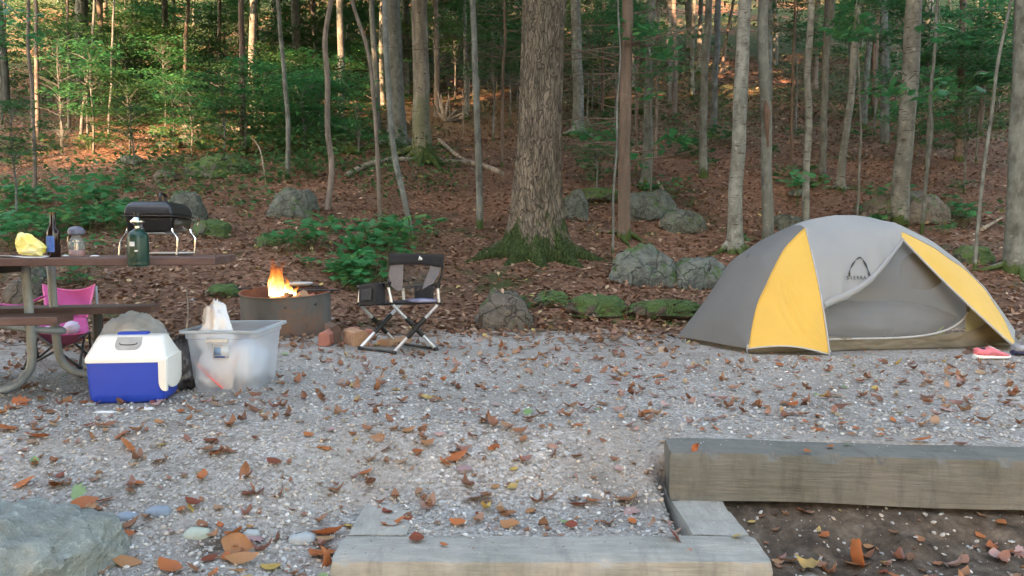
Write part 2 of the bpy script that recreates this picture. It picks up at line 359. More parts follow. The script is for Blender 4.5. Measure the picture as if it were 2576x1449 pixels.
def rockmat(name, c1, c2, moss=.3, crack=.65):
    m, nt, b, N, L = newmat(name); co = tc(nt)
    n = noise_n(nt, 7, 7, co, .7); c = ramp(nt, n, [(.32, c1), (.55, c2), (.75, tuple(k*1.35 for k in c2))])
    n2 = noise_n(nt, 28, 4, co, .7); c = mix(nt, ramp(nt, n2, [(.58, 0.0), (.66, .5)]), c, tuple(k*1.7 for k in c2))
    ds = N('ShaderNodeVectorMath'); ds.operation = 'SCALE'; ds.inputs[3].default_value = .25; nz = N('ShaderNodeTexNoise'); nz.inputs['Scale'].default_value = 5; nz.inputs['Detail'].default_value = 4; L(co, nz.inputs['Vector']); L(nz.outputs['Color'], ds.inputs[0])
    da = N('ShaderNodeVectorMath'); da.operation = 'ADD'; L(co, da.inputs[0]); L(ds.outputs[0], da.inputs[1]); vc = N('ShaderNodeTexVoronoi'); vc.feature = 'DISTANCE_TO_EDGE'; vc.inputs['Scale'].default_value = 4.5; L(da.outputs[0], vc.inputs['Vector'])
    ck = ramp(nt, vc.outputs[0], [(0, 1.0), (.035, 0.0)]); c = mix(nt, math_n(nt, 'MULTIPLY', ck, crack), c, (.02, .022, .018))
    g = N('ShaderNodeNewGeometry'); sp = N('ShaderNodeSeparateXYZ'); L(g.outputs['Normal'], sp.inputs[0])
    mf = math_n(nt, 'ADD', math_n(nt, 'MULTIPLY', sp.outputs[2], .35), math_n(nt, 'ADD', math_n(nt, 'MULTIPLY', math_n(nt, 'SUBTRACT', noise_n(nt, 4.5, 6, co, .7), .5), 2.5), moss-.35))
    c = mix(nt, ramp(nt, mf, [(.3, 0.0), (.5, .9)]), c, mix(nt, ramp(nt, noise_n(nt, 60, 3, co), [(.35, 0.0), (.65, 1.0)]), (.03, .065, .012), (.07, .15, .03)))
    L(c, b.inputs['Base Color']); b.inputs['Roughness'].default_value = .85; bump(nt, b, math_n(nt, 'SUBTRACT', math_n(nt, 'ADD', n, math_n(nt, 'MULTIPLY', n2, .4)), math_n(nt, 'MULTIPLY', ck, crack*.8)), .045, .9)
    return m
M['rock'] = rockmat('rock', (.04, .047, .04), (.105, .125, .11), .36)
M['rock_pale'] = rockmat('rock_pale', (.045, .053, .047), (.125, .147, .135), .40)
M['rock_light'] = rockmat('rock_light', (.17, .185, .17), (.29, .31, .285), -.2, 0)
M['rock_moss'] = rockmat('rock_moss', (.04, .045, .035), (.10, .11, .09), .72)
M['mossy'] = rockmat('mossy', (.04, .035, .028), (.10, .08, .06), .74)
M['rock_tan'] = rockmat('rock_tan', (.06, .052, .042), (.135, .12, .10), .36)

# ---------------------------------------------------------------- the ground, one sheet cut at the gravel's edge
def axis_pts(parts):
    out = []
    for a, b, s in parts:
        out += list(np.arange(a, b-1e-6, s))
    return out
def grow(a, b, s0, k):
    out = [a]; s = s0
    while out[-1] < b: out.append(out[-1]+s); s *= k
    return out
ys = list(-np.array(grow(6, 60, 2, 1.3)))[::-1]+axis_pts([(-5.5, 1.8, .5), (1.8, 3.7, .028), (3.7, 12, .08)])+grow(12, 150, .1, 1.025)
xr = axis_pts([(0, 2.7, .032), (2.7, 6, .12)])+grow(6, 130, .15, 1.045)
xs = list(-np.array(xr[1:]))[::-1]+xr
X, Y = np.meshgrid(np.array(xs), np.array(ys)); Z = terr(X, Y)
nx, ny = len(xs), len(ys)
V = np.stack([X.ravel(), Y.ravel(), Z.ravel()], 1)
idx = np.arange(nx*ny).reshape(ny, nx)
FQ = np.stack([idx[:-1, :-1].ravel(), idx[:-1, 1:].ravel(), idx[1:, 1:].ravel(), idx[1:, :-1].ravel()], 1)
fc = V[FQ].mean(1); sideX = np.abs(fc[:, 0]-.2)
isf = (fc[:, 1] > edge(fc[:, 0])-.1) | (fc[:, 0] < -6.5) | (fc[:, 0] > 7.5) | (fc[:, 1] < -6)
def zone(V):
    x, y = V[:, 0], V[:, 1]
    f = sstep(-1.0, .6, y-edge(x))
    f = np.maximum(f, np.maximum(sstep(-5.5, -7, x), sstep(6.5, 8, x))); f = np.maximum(f, sstep(-5, -7, y))
    tl = timber_line(x)
    d = sstep(.62, .7, x)*sstep(tl+.1, tl, y)*sstep(2.45, 2.75, y)
    d = np.maximum(d, .52*np.exp(-((x+1.0)/.28)**2-((y-2.72)/.2)**2))
    m = np.exp(-((x-1.35)/.75)**2-((y-7.62)/.28)**2)*.75+np.exp(-((x-.4)/.7)**2-((y-10.2)/.7)**2)*.55+np.exp(-((x-2.2)/.6)**2-((y-7.7)/.3)**2)*.7
    return np.stack([f, d, m, np.ones_like(f)], 1)
def submesh(name, faces, label_kind='structure'):
    u, inv = np.unique(faces, return_inverse=True); me = npmesh(name, V[u], inv.reshape(faces.shape))
    a = me.color_attributes.new('zone', 'FLOAT_COLOR', 'POINT'); a.data.foreach_set('color', zone(V[u]).astype(np.float32).ravel())
    o = link(name, me, M['ground'], smooth=True); tag(o, kind='structure'); return o
submesh('gravel_ground', FQ[~isf]); submesh('hillside', FQ[isf])

# ---------------------------------------------------------------- leaves and stones as scattered geometry
def leaf_proto(k=0, curl=.5):
    """a beech-like leaf, 1 long, folded and curled: verts, quads"""
    r = random.Random(k); n = 5; vs = []
    for i in range(n+1):
        t = i/n; wd = .30*math.sin(math.pi*min(1, t*1.02+.02))**.8*(1-.25*t)+.004
        bend = curl*(t-.5)**2*1.6+r.uniform(-.03, .03); cup = curl*r.uniform(.2, .8)
        for sgn in (-1, 0, 1):
            vs.append((t-.5, sgn*wd, bend+(cup*wd if sgn else 0)+r.uniform(-.015, .015)))
    fs = [(i*3+j, i*3+j+1, (i+1)*3+j+1, (i+1)*3+j) for i in range(n) for j in range(2)]
    return np.array(vs), np.array(fs)
def maple_proto():
    ang = [0, 14, 30, 46, 62, 78, 100, 122, 150, 180]; rad = [.62, .40, .52, .30, .56, .30, .40, .26, .22, .12]
    pts = [(rad[i]*math.cos(R(a)), rad[i]*math.sin(R(a))) for i, a in enumerate(ang)]
    full = pts+[(x, -y) for x, y in reversed(pts[1:-1])]
    vs = [(0, 0, .0)]+[(x, y, -.10*(x*x+y*y)**.5) for x, y in full]; n = len(full)
    return np.array(vs), np.array([(0, 1+i, 1+(i+1) % n) for i in range(n)])
def rotm(ax, ay, az):
    ca, sa, cb, sb, cc, sc = np.cos(ax), np.sin(ax), np.cos(ay), np.sin(ay), np.cos(az), np.sin(az); z = np.zeros_like(ca); o = np.ones_like(ca)
    Rx = np.stack([o, z, z, z, ca, -sa, z, sa, ca], 1).reshape(-1, 3, 3); Ry = np.stack([cb, z, sb, z, o, z, -sb, z, cb], 1).reshape(-1, 3, 3)
    Rz = np.stack([cc, -sc, z, sc, cc, z, z, z, o], 1).reshape(-1, 3, 3); return Rz@Ry@Rx
def scatter(protos, pos, size, rots, name, m, squash=None):
    Vs, Fs, base = [], [], 0; N = len(pos); which = rng.integers(0, len(protos), N); k = protos[0][1].shape[1]
    for q, (pv, pf) in enumerate(protos):
        s = np.where(which == q)[0]
        if not len(s): continue
        vv = pv[None]*size[s][:, None, None] if size.ndim == 1 else pv[None]*size[s][:, None, :]
        vv = np.einsum('nij,nkj->nki', rots[s], vv)+pos[s][:, None, :]
        Vs.append(vv.reshape(-1, 3)); Fs.append((pf[None]+(np.arange(len(s))*len(pv))[:, None, None]+base).reshape(-1, k)); base += len(s)*len(pv)
    return npmesh(name, np.concatenate(Vs), np.concatenate(Fs))
def simple_leaf():
    return np.array([(-.5, 0, .02), (-.05, .26, .09), (.5, 0, .06), (-.05, -.26, .10)], float), np.array([(0, 1, 2, 3)])
def slope_rot(pos, tilt):
    n = len(pos); return rotm(rng.normal(0, tilt, n), rng.normal(0, tilt, n), rng.uniform(0, 6.28, n))

# brown litter on the hillside (uncountable)
def hill_points(n, ymin, ymax, half):
    y = ymin+(ymax-ymin)*rng.random(n)**1.35; x = (rng.random(n)*2-1)*(half*y+1.0)
    return x, y
x, y = hill_points(68000, 5.6, 38, .72); keep = y > edge(x)-.05-np.abs(rng.normal(0, .62, len(x)))+.5*fbm(x, y, 1.5, 12); x, y = x[keep], y[keep]
pos = np.stack([x, y, terr(x, y)+.012], 1); sz = rng.uniform(.05, .10, len(x))*np.maximum(1, y/17)
o = link('leaf_litter', scatter([simple_leaf()], pos, sz, slope_rot(pos, .35), 'leaf_litter', None), M['litter']); tag(o, kind='stuff', label='brown leaf litter covering the forest slope', cat='leaf litter')
# little leaves and bits on the gravel far away
n = 1500; y = rng.uniform(2.45, 7.2, n); x = (rng.random(n)*2-1)*(.7*y); pos = np.stack([x, y, terr(x, y)+.006], 1)
sz = rng.uniform(.018, .045, n)
o = link('leaf_bits', scatter([leaf_proto(i, .5) for i in range(3)], pos, sz, slope_rot(pos, .25), 'leaf_bits', None), M['rust_leaf']); tag(o, kind='stuff', label='small crumbled leaf bits strewn over the gravel', cat='leaf bits')
# pebbles
def pebble_proto(k):
    import bmesh
    bm = bmesh.new(); bmesh.ops.create_icosphere(bm, subdivisions=1, radius=.5); r = random.Random(k)
    vs = np.array([tuple(v.co*r.uniform(.75, 1.15)) for v in bm.verts])*np.array([1, r.uniform(.6, .9), r.uniform(.4, .7)]); fs = np.array([[v.index for v in f.verts] for f in bm.faces]); bm.free(); return vs, fs
def pebmat():
    m, nt, b, N, L = newmat('pebbles'); g = N('ShaderNodeNewGeometry')
    c = ramp(nt, g.outputs['Random Per Island'], [(0, (.20, .18, .17)), (.2, (.36, .34, .32)), (.4, (.46, .44, .41)), (.55, (.28, .26, .24)), (.7, (.54, .53, .51)), (.82, (.44, .37, .31)), (.93, (.38, .40, .42)), (1, (.80, .78, .76))])
    L(c, b.inputs['Base Color']); b.inputs['Roughness'].default_value = .8; bump(nt, b, noise_n(nt, 90, 3, tc(nt)), .003, .5); return m
M['pebble'] = pebmat()
n = 46000; y = 2.2+3.4*rng.random(n)**1.5; x = (rng.random(n)*2-1)*(.70*y+.05)
tl = timber_line(x); ok = ~((x > .6) & (y > tl-.02) & (y < tl+.27)) & ~((x > -.6) & (x < .86) & (y < 2.72) & (y > 2.44)) & ~((x > .6) & (x < .86) & (y < 3.1)) & ~((x>.8)&(y<tl)&(y>2.6)&(rng.random(n)>.12))
x, y = x[ok], y[ok]; sz = .0045+.024*rng.random(len(x))**3.0; pos = np.stack([x, y, terr(x, y)+sz*.12], 1)
qx = rng.uniform(-.56, .82, 420); qy = 2.48+.22*rng.random(420)**.45; rx = rng.uniform(.65, .82, 120); ry = rng.uniform(2.72, 3.05, 120); wx = rng.uniform(.66, 2.2, 260); wy = timber_line(wx)+.22-.16*rng.random(260)**2.2
ex = np.concatenate([np.stack([qx, qy, qx*0-.184], 1), np.stack([rx, ry, rx*0-.187], 1), np.stack([wx, wy, wx*0+.007], 1)]); es = .002+.007*rng.random(len(ex))**3; pos = np.concatenate([pos, ex]); sz = np.concatenate([sz, es])
o = link('pebbles', scatter([pebble_proto(i) for i in range(5)], pos, sz, slope_rot(pos, .4), 'pebbles', None), M['pebble'], smooth=False); tag(o, kind='stuff', label='loose grey and white gravel stones on the clearing', cat='gravel')

# ---------------------------------------------------------------- rocks
def rock_mesh(name, w, d, h, seed, cuts=7, rough=.16, sub=4):
    import bmesh
    bm = bmesh.new(); bmesh.ops.create_icosphere(bm, subdivisions=sub, radius=1.0); r = random.Random(seed)
    pl = []
    for _ in range(cuts):
        q = Vector((r.uniform(-1, 1), r.uniform(-1, 1), r.uniform(-.2, .75))).normalized(); pl.append((q, r.uniform(.70, .95)))
    off = Vector((seed*3.1, seed*1.7, 0))
    for v in bm.verts:
        p = v.co.copy()
        for q, dd in pl:
            e = p.dot(q)-dd
            if e > 0: p -= q*e*.97
        p *= 1/((abs(p.x)**2.8+abs(p.y)**2.8+abs(p.z)**2.8)**(1/2.8))**.75 if True else 1
        cr = abs(noise.noise(p*2.3+off*2)); p *= 1-.07*max(0, 1-cr/.07)+.11*(noise.fractal(p*4.7+off, 1, 2, 4))+rough*(noise.fractal(p*1.6+off, 1, 2, 4))
        v.co = Vector((p.x*w/1.7, p.y*d/1.7, p.z*h/.92 if p.z > 0 else p.z*h*.5))
    me = bpy.data.meshes.new(name); bm.to_mesh(me); bm.free(); return me
def rock(x0, y0, x1, y1, m, label, seed, depth=.8, cuts=7, cat='boulder', name='boulder', group=None, sink=.0):
    g = G((x0+x1)/2, y1); d = g.y; wv = (x1-x0)*d/F; hv = (y1-y0)*d/F
    yy = d+wv*depth*.5
    cx = P((x0+x1)/2, y1, yy).x; zb = tz(cx, yy); htop = P(0, y0, yy).z
    h = max(htop-zb, hv*.4)*.92; wv *= .93; sink = sink+.10*h
    me = rock_mesh(name, wv, wv*depth, h, seed, cuts); o = link(name, me, M[m], smooth=True, loc=(cx, yy, zb-sink))
    return tag(o, label, cat, group)
rock(480, 388, 640, 448, 'rock_moss', 'broad low mossy boulder behind the table grill, below the fallen log', 1)
rock(388, 425, 447, 464, 'rock_tan', 'small round tan boulder above the black grill lid', 2)
rock(428, 476, 516, 560, 'rock', 'upright grey boulder directly behind the grill', 3, .6)
rock(487, 548, 580, 602, 'rock_moss', 'mossy rounded boulder at the right of the grill legs', 4)
rock(645, 585, 718, 622, 'rock_moss', 'small low mossy stone between the grill and the green seedlings', 5)
rock(680, 466, 800, 548, 'rock', 'blocky grey-green boulder under the thin leaning sapling', 6, .8, 9)
rock(520, 712, 605, 752, 'rock_moss', 'flat mossy stone left of the fire ring', 8, .8)
rock(1196, 730, 1340, 832, 'rock_tan', 'tilted brown boulder with green moss right of the camp chair', 9, .8, 10)
rock(1540, 618, 1700, 722, 'rock_pale', 'left one of the two pale grey boulders beside the tent, moss at its foot', 21, .7, 12)
rock(1670, 640, 1832, 730, 'rock_pale', 'right one of the two pale grey boulders, touching the tent outline', 12, .7, 12)
rock(1560, 474, 1690, 556, 'rock', 'round grey-green boulder under the forked grey tree', 13)
rock(1662, 524, 1772, 588, 'rock', 'smooth greenish boulder on the leaf slope above the pale pair', 14)
rock(1418, 476, 1478, 556, 'rock', 'dark narrow boulder just right of the huge trunk', 15, .7, 10)
rock(1440, 470, 1560, 512, 'rock_moss', 'low mossy ledge behind the dark narrow boulder', 16)
rock(2165, 478, 2370, 566, 'rock_tan', 'long pale whaleback boulder behind the tent top', 17, .6)
rock(1942, 535, 2015, 584, 'rock', 'dark boulder showing just above the tent shoulder', 18)
rock(1985, 474, 2030, 502, 'rock', 'small pale stone on the slope between two grey trunks', 19)
rock(2400, 612, 2490, 668, 'rock_moss', 'mossy boulder right of the tent by the thin sapling', 20)
rock(20, 690, 118, 772, 'rock_tan', 'tan angular boulder behind the picnic table legs at far left', 22, .7, 9)
rock(75, 668, 120, 720, 'rock_pale', 'pale upright stone behind the pink chair', 23, .7)
rock(455, 335, 512, 364, 'rock', 'grey stone below the left end of the fallen log', 24)
rock(395, 352, 460, 376, 'rock', 'flat grey stone left of the log on the dark slope', 25)
rock(380, 320, 432, 350, 'rock_moss', 'dark mossy stone at the left end of the log', 26)
rock(300, 388, 360, 418, 'rock', 'grey rock half sunk in leaves, upper left of the grill', 27)
rock(1345, 728, 1430, 772, 'rock_moss', 'low moss-covered stone in the bank right of the brown boulder', 28, .6)
rock(1425, 738, 1575, 806, 'mossy', 'bright green mossy hump at the foot of the bank between chair and tent', 29, .7)
rock(1580, 750, 1765, 812, 'mossy', 'long low mossy hump just left of the tent end', 30, .55)
# leaves caught on the rocks
pr = []
for o in [q for q in C.objects if q.name.startswith('boulder')]:
    for v in o.data.vertices:
        if v.normal.z > .35 and random.random() < (.030 if 'hump' in o['label'] or 'moss' in o['label'] else .014): pr.append(tuple(o.location+v.co+Vector((0, 0, .01))))
pr = np.array(pr); ang = rng.uniform(0, 6.28, (len(pr)*0+900, 1)); bs = [q for q in C.objects if q.name.startswith('boulder')]; ring = []
for q in bs:
    wv_ = max(q.dimensions.x, .1)/2
    for _ in range(46):
        a = random.uniform(0, 6.28); f_ = random.uniform(.86, 1.1); x_ = q.location.x+math.cos(a)*wv_*f_; y_ = q.location.y+math.sin(a)*wv_*.75*f_; ring.append((x_, y_, tz(x_, y_)+random.uniform(.01, .06)))
pr = np.concatenate([pr, np.array(ring)])
o = link('litter_on_rocks', scatter([simple_leaf()], pr, rng.uniform(.05, .09, len(pr)), slope_rot(pr, .5), 'litter_on_rocks', None), M['litter']); tag(o, kind='stuff', label='dead leaves caught on and round the boulders', cat='leaf litter')
# big boulder in the lower left corner
me = rock_mesh('boulder', .62, .62, .22, 41, 5, .1, 5); o = link('boulder', me, M['rock_light'], smooth=True, loc=(-1.66, 2.46, -.26)); tag(o, 'smooth grey-green boulder filling the bottom left corner', 'boulder')
for i, (vx, vy, wv, c, lb) in enumerate([(497, 1347, 62, 'stone_green', 'pale greenish flat stone at the lower left on dark soil'), (400, 1290, 55, 'stone_blue', 'blue-grey flat stone near the bottom left boulder'), (318, 1303, 48, 'stone_blue', 'lavender-grey flat stone beside the blue-grey one'),
      (760, 1360, 60, 'stone_grey', 'smooth pale grey stone left of the step timber'), (1475, 1250, 22, 'stone_white', 'bright white pebble left of the raised timber'), (605, 1205, 20, 'stone_white', 'rounded cream pebble among leaves, lower left'), (632, 1345, 40, 'stone_grey', 'rounded grey stone above the clump of curled leaves')]):
    g = G(vx, vy); s = wv*g.y/F
    M.setdefault('stone_green', plain('stone_green', (.42, .47, .40), rough=.8, bmp=.004)); M.setdefault('stone_blue', plain('stone_blue', (.24, .29, .36), rough=.8, bmp=.004))
    M.setdefault('stone_grey', plain('stone_grey', (.40, .43, .44), rough=.8, bmp=.004)); M.setdefault('stone_white', plain('stone_white', (.74, .72, .68), rough=.7, bmp=.002))
    o = link('stone', rock_mesh('stone', s, s*.7, s*.28, 60+i, 6, .1, 3), M[c], smooth=True, loc=(g.x, g.y, g.z)); tag(o, lb, 'stone')

# ---------------------------------------------------------------- trees
def crown_mesh(name, n, rad, hgt, leaf, seed, layered=False, clumps=14):
    """leaf clumps spread unevenly through a crown's volume"""
    r = np.random.default_rng(seed); cs = []
    for _ in range(clumps):
        a = r.uniform(0, 6.28); q = rad*r.uniform(.1, .85); cs.append((q*math.cos(a), q*math.sin(a), hgt*r.uniform(.05, .95), rad*r.uniform(.22, .42)))
    cs = np.array(cs); w = r.integers(0, clumps, n); g = r.normal(0, .55, (n, 3)); g[:, 2] *= .16 if layered else .7
    pos = cs[w, :3]+g*cs[w, 3:4]; sz = leaf*r.uniform(.6, 1.3, n)
    rot = rotm(r.normal(0, .35 if layered else .8, n), r.normal(0, .35 if layered else .8, n), r.uniform(0, 6.28, n))
    return scatter([simple_leaf()], pos, sz, rot, name, None), cs
HIGH = []
for k in range(4):
    me, cs = crown_mesh('high_crown', 1500, 2.9, 6.0, .50, 100+k, clumps=16); me.materials.append(M['canopy']); HIGH.append(me)
def limbs(mb, base, top, rad, seed, n=6, spread=2.0):
    r = random.Random(seed)
    for i in range(n):
        t = .45+.5*i/n; p = base.lerp(top, t); a = r.uniform(0, 6.28); L = spread*(1.2-t)*1.3
        q = p+Vector((math.cos(a)*L, math.sin(a)*L, L*.8)); mb.tube([p, p.lerp(q, .5)+Vector((0, 0, -.1)), q], [rad*.4, rad*.25, rad*.08], 5)
def trunk_tube(mb, pts, rads, n, seed, amp=.06):
    """bark-rough tube"""
    b0 = len(mb.v); mb.tube(pts, rads, n); r = Vector((seed*1.3, seed*.7, 0))
    m = len(pts)
    for i in range(m):
        for k in range(n):
            v = mb.v[b0+i*n+k]; c = Vector(pts[i]); q = v-c
            mb.v[b0+i*n+k] = c+q*(1+amp*noise.noise(Vector((v.x*6, v.y*6, v.z*1.5))+r))
tree_no = [0]
def tree(name, label, path, wpx, bark, H=11, crown=True, dmax=None, d=None, flare=1.6, n=12, taper=.75, twigs=0, group=None, roots=0, ctype=None, amp=.06, tuft=None):
    """path: picture points from the base up, carried at the depth where the base meets the ground"""
    tree_no[0] += 1; sd = tree_no[0]; rr = random.Random(sd)
    b = G(*path[0]) if d is None else P(path[0][0], path[0][1], d); d = b.y
    zb = tz(b.x, b.y); base = Vector((b.x, b.y, zb-.05))
    pts = [P(x, y, d) for x, y in path]; pts[0].z = zb-.08
    top = pts[-1]; dirv = (pts[-1]-pts[-2]).normalized(); dirv = (dirv+Vector((0, 0, 1.2))).normalized()
    htop = zb+H; e1 = top+dirv*max(.5, (htop-top.z)*.5); e2 = e1+Vector((rr.uniform(-.3, .3), rr.uniform(-.3, .3), max(.5, htop-e1.z)))
    pts = smoothpath(pts, 7)
    # even out and add slight wander
    pts2 = []
    for i, p in enumerate(pts):
        wv = .02*min(1, (p.z-zb)*.8); pts2.append(p+Vector((noise.noise(Vector((p.z*1.1, sd, 0))), noise.noise(Vector((p.z*1.1, sd, 9))), 0))*wv*2)
    nlow = len(pts2); pts2 += [e1, e2]; r0 = wpx*d/F/2; rads = []
    for p in pts2:
        hh = p.z-zb; t = hh/H; rads.append(r0*(1-(1-.35)*max(0, t)**1.2)*(1+(flare-1)*math.exp(-max(0, hh)/(r0*1.6+.04))))
    root = thing(name, label, 'tree', (base.x, base.y, zb), group)
    mb = MB(); trunk_tube(mb, pts2, rads, n, sd, amp); limbs(mb, pts2[nlow-1], e2, r0*.7, sd, 6, 2.2)
    for k in range(roots):
        a = 2*math.pi*k/roots+rr.uniform(-.3, .3); L = r0*rr.uniform(3, 5.5); q = Vector((math.cos(a), math.sin(a), 0)); g = []
        for t in (0, .3, .6, 1):
            s = base+q*(r0*.6+L*t)+Vector((rr.uniform(-.04, .04), rr.uniform(-.04, .04), 0)); s.z = tz(s.x, s.y)+r0*1.4*(1-t)**2.2-.01; g.append(s)
        mb.tube(smoothpath(g, 4), list(np.linspace(r0*.5, r0*.10, 13)), 7)
    mb.build('trunk', M[bark], root, flatang=80)
    if crown:
        k = rr.randrange(4); c = link('crown', HIGH[k], None, root, loc=(e1.x-base.x, e1.y-base.y, max(e1.z-zb-1.0, 5.2)))
        c.rotation_euler = (0, 0, rr.uniform(0, 6.28)); s = rr.uniform(1.0, 1.3); c.scale = (s, s, s)
    if twigs:
        tw = MB()
        for k in range(twigs):
            p = pts2[rr.randrange(nlow//3, nlow)]; a = rr.uniform(-.5, .5)+(0 if rr.random() < .5 else math.pi); L = rr.uniform(.4, 1.3)*min(2, d/9)
            q = p+Vector((math.cos(a)*L, math.sin(a)*L*.8, rr.uniform(-.25, .35)*L)); mid = p.lerp(q, .5)+Vector((0, 0, rr.uniform(-.06, .1)*L))
            tw.tube([p, mid, q], [r0*.10+.003, r0*.06+.002, .0015], 4)
            for j in range(3):
                s = p.lerp(q, .3+.2*j); tw.tube([s, s+Vector((rr.uniform(-.3, .3), rr.uniform(-.2, .2), rr.uniform(-.15, .2)))*L*.6], [.003, .0012], 3)
        tw.build('branch', M['bark_brown'], root)
    return root, pts2, base
T = []
def tt(*a, **k): T.append(tree(*a, **k)); return T[-1]
# left side
tt('maple_tree', 'slim pale trunk at far left running the full height, sunlit on its left edge', [(88, 500), (86, 380), (80, 250), (74, 120), (70, -20)], 10, 'bark_tan', H=8, flare=1.2)
tt('maple_tree', 'thin brownish trunk just behind the slim pale one at far left', [(94, 352), (93, 200), (90, 60), (88, -20)], 11, 'bark_tan', H=9, flare=1.2)
tt('maple_tree', 'straight slender trunk second from the far left pair, above the yellow bag', [(174, 324), (173, 220), (172, 110), (168, -20)], 8, 'bark_tan', H=9, flare=1.2)
tt('maple_tree', 'slender sapling leaning right, rising from the sunlit leaf pile', [(203, 350), (212, 250), (232, 110), (238, -20)], 8, 'bark_grey', H=8, flare=1.6)
tt('maple_tree', 'wide shaded grey trunk behind the leaning sapling at upper left', [(206, 250), (207, 120), (203, -20)], 32, 'bark_grey', H=14)
tt('maple_tree', 'very thin straight stem left of the grill, high on the slope', [(272, 350), (280, 180), (288, -20)], 6, 'bark_grey', H=8, flare=1.2)
tt('birch_tree', 'whitish distant trunk above the grill in dense green', [(418, 262), (416, 130), (414, -20)], 15, 'bark_pale', H=13)
tt('maple_tree', 'leaning thin brown trunk right of the whitish distant one', [(455, 292), (466, 160), (470, 40), (474, -20)], 10, 'bark_tan', H=10)
tt('maple_tree', 'brown trunk rising from the fallen log between grill and fire', [(613, 388), (611, 250), (607, 120), (608, -20)], 16, 'bark_brown', H=11)
tt('maple_tree', 'thin smooth grey sapling with slight bow above the fire ring', [(722, 452), (725, 330), (715, 190), (704, 70), (700, -20)], 12, 'bark_grey', H=9, flare=1.15)
tt('maple_tree', 'crooked brown trunk with an S bend and orange sun on it', [(822, 526), (835, 420), (826, 330), (822, 230), (818, 120), (826, 40), (836, -20)], 15, 'bark_tan', H=9, flare=1.2)
tt('birch_tree', 'wide pale trunk far up the slope at the top of the photo, left of centre', [(742, 110), (744, 40), (746, -20)], 22, 'bark_pale', H=16)
tt('maple_tree', 'thin bowed sapling left of the paired trunks, bending left at the top', [(957, 565), (951, 420), (946, 320), (932, 180), (915, 90), (893, 20), (884, -20)], 11, 'bark_tan', H=8, flare=1.1)
tt('maple_tree', 'tall grey trunk, left of the root-flared pair near the centre', [(998, 376), (997, 280), (991, 140), (986, -20)], 44, 'bark_grey', H=15, flare=1.5, n=16, roots=5)
tt('birch_tree', 'stout pale banded trunk with arching exposed roots near the centre', [(1062, 404), (1060, 280), (1058, 140), (1054, -20)], 42, 'bark_root', H=15, flare=1.7, n=16, roots=8)
tt('maple_tree', 'young grey trunk leaning left across the root-flared pair', [(1040, 608), (1018, 500), (994, 400), (982, 290), (972, 150), (966, -20)], 15, 'bark_grey', H=10, flare=1.15)
tt('maple_tree', 'narrow shaded trunk behind the banded tree on its right', [(1100, 292), (1099, 120), (1097, -20)], 13, 'bark_tan', H=12)
tt('birch_tree', 'thin pale distant stem between the banded tree and the slim grey pole', [(1173, 300), (1171, 150), (1169, -20)], 10, 'bark_pale', H=13)
tt('maple_tree', 'straight slim grey pole-like trunk left of the huge trunk', [(1207, 576), (1205, 440), (1200, 290), (1194, 130), (1189, -20)], 17, 'bark_grey', H=10, flare=1.15, twigs=5)
# the big one
def big_tree():
    path = [(1345, 652), (1348, 560), (1352, 430), (1358, 300), (1364, 140), (1370, -30)]
    d = 10.2; b = P(1345, 652, d); zb = tz(b.x, d); base = Vector((b.x, d, zb)); r0 = 116*d/F/2
    root = thing('oak_tree', 'huge furrowed trunk at the centre with mossy spreading roots', 'tree', base)
    pts = [P(x, y, d) for x, y in path]; pts = [Vector((pts[0].x, d, zb-.3))]+pts; pts = smoothpath(pts, 26)+[Vector((pts[-1].x+.1, d, zb+9)), Vector((pts[-1].x+.2, d, zb+16))]
    n = 96; mb = MB(); vs = []
    rootA = [(-2.75, 1.1), (-2.1, .75), (-1.45, .8), (-.75, .9), (-.2, 1.15), (.7, .6), (1.6, .6), (2.6, .7)]
    for p in pts:
        h = p.z-zb; rr0 = r0*(1.05-.30*min(1, max(0, h)/2.6)*.45)*(1 if h < 8 else .6)
        for k in range(n):
            a = 2*math.pi*k/n; q = Vector((math.cos(a), math.sin(a), 0)); fl = 0
            for ra, amp in rootA:
                dd = (a-ra+math.pi) % (2*math.pi)-math.pi; fl += amp*math.exp(-(dd/.26)**2)
            ex = math.exp(-max(0, h+.02)/.26)*fl*.42+.42*math.exp(-max(0, h)/.36)
            tw = a+h*.15+.1*noise.noise(Vector((h*1.5, a, 3)))
            fur = abs(noise.noise(Vector((math.cos(tw)*7.5, math.sin(tw)*7.5, h*1.1))))*.10+noise.noise(Vector((math.cos(tw)*2.2, math.sin(tw)*2.2, h*.7)))*.07+abs(noise.noise(Vector((math.cos(tw)*18, math.sin(tw)*18, h*3))))*.05
            vs.append(p+q*rr0*(1+ex+fur-.05))
    m = len(pts); mb.add(vs, [(i*n+k, i*n+(k+1) % n, (i+1)*n+(k+1) % n, (i+1)*n+k) for i in range(m-1) for k in range(n)])
    mb.build('trunk', M['bark_big'], root, flatang=180)
    rb = random.Random(3)
    for ra, amp in rootA:
        q = Vector((math.cos(ra), math.sin(ra), 0)); L = amp*.85; g = []; side = Vector((-q.y, q.x, 0))*rb.uniform(-.12, .12)
        for t in (0, .25, .5, .75, 1):
            s = base+q*(r0*.75+L*t)+side*math.sin(t*5); s.z = tz(s.x, s.y)+.16*(1-t)**2-.07; g.append(s)
        rm = MB(); trunk_tube(rm, smoothpath(g, 5), list(np.linspace(.17, .03, 21)), 14, int(ra*10), .22); rm.build('root', M['bark_big'], root, flatang=180)
    c = link('crown', HIGH[0], None, root, loc=(0, 0, 9)); c.scale = (1.5, 1.5, 1.2)
big_tree()
tt('birch_tree', 'white-banded birch just right of the huge trunk with flared base', [(1452, 345), (1456, 260), (1450, 120), (1448, -20)], 26, 'bark_pale', H=15, flare=1.9, n=14, roots=4)
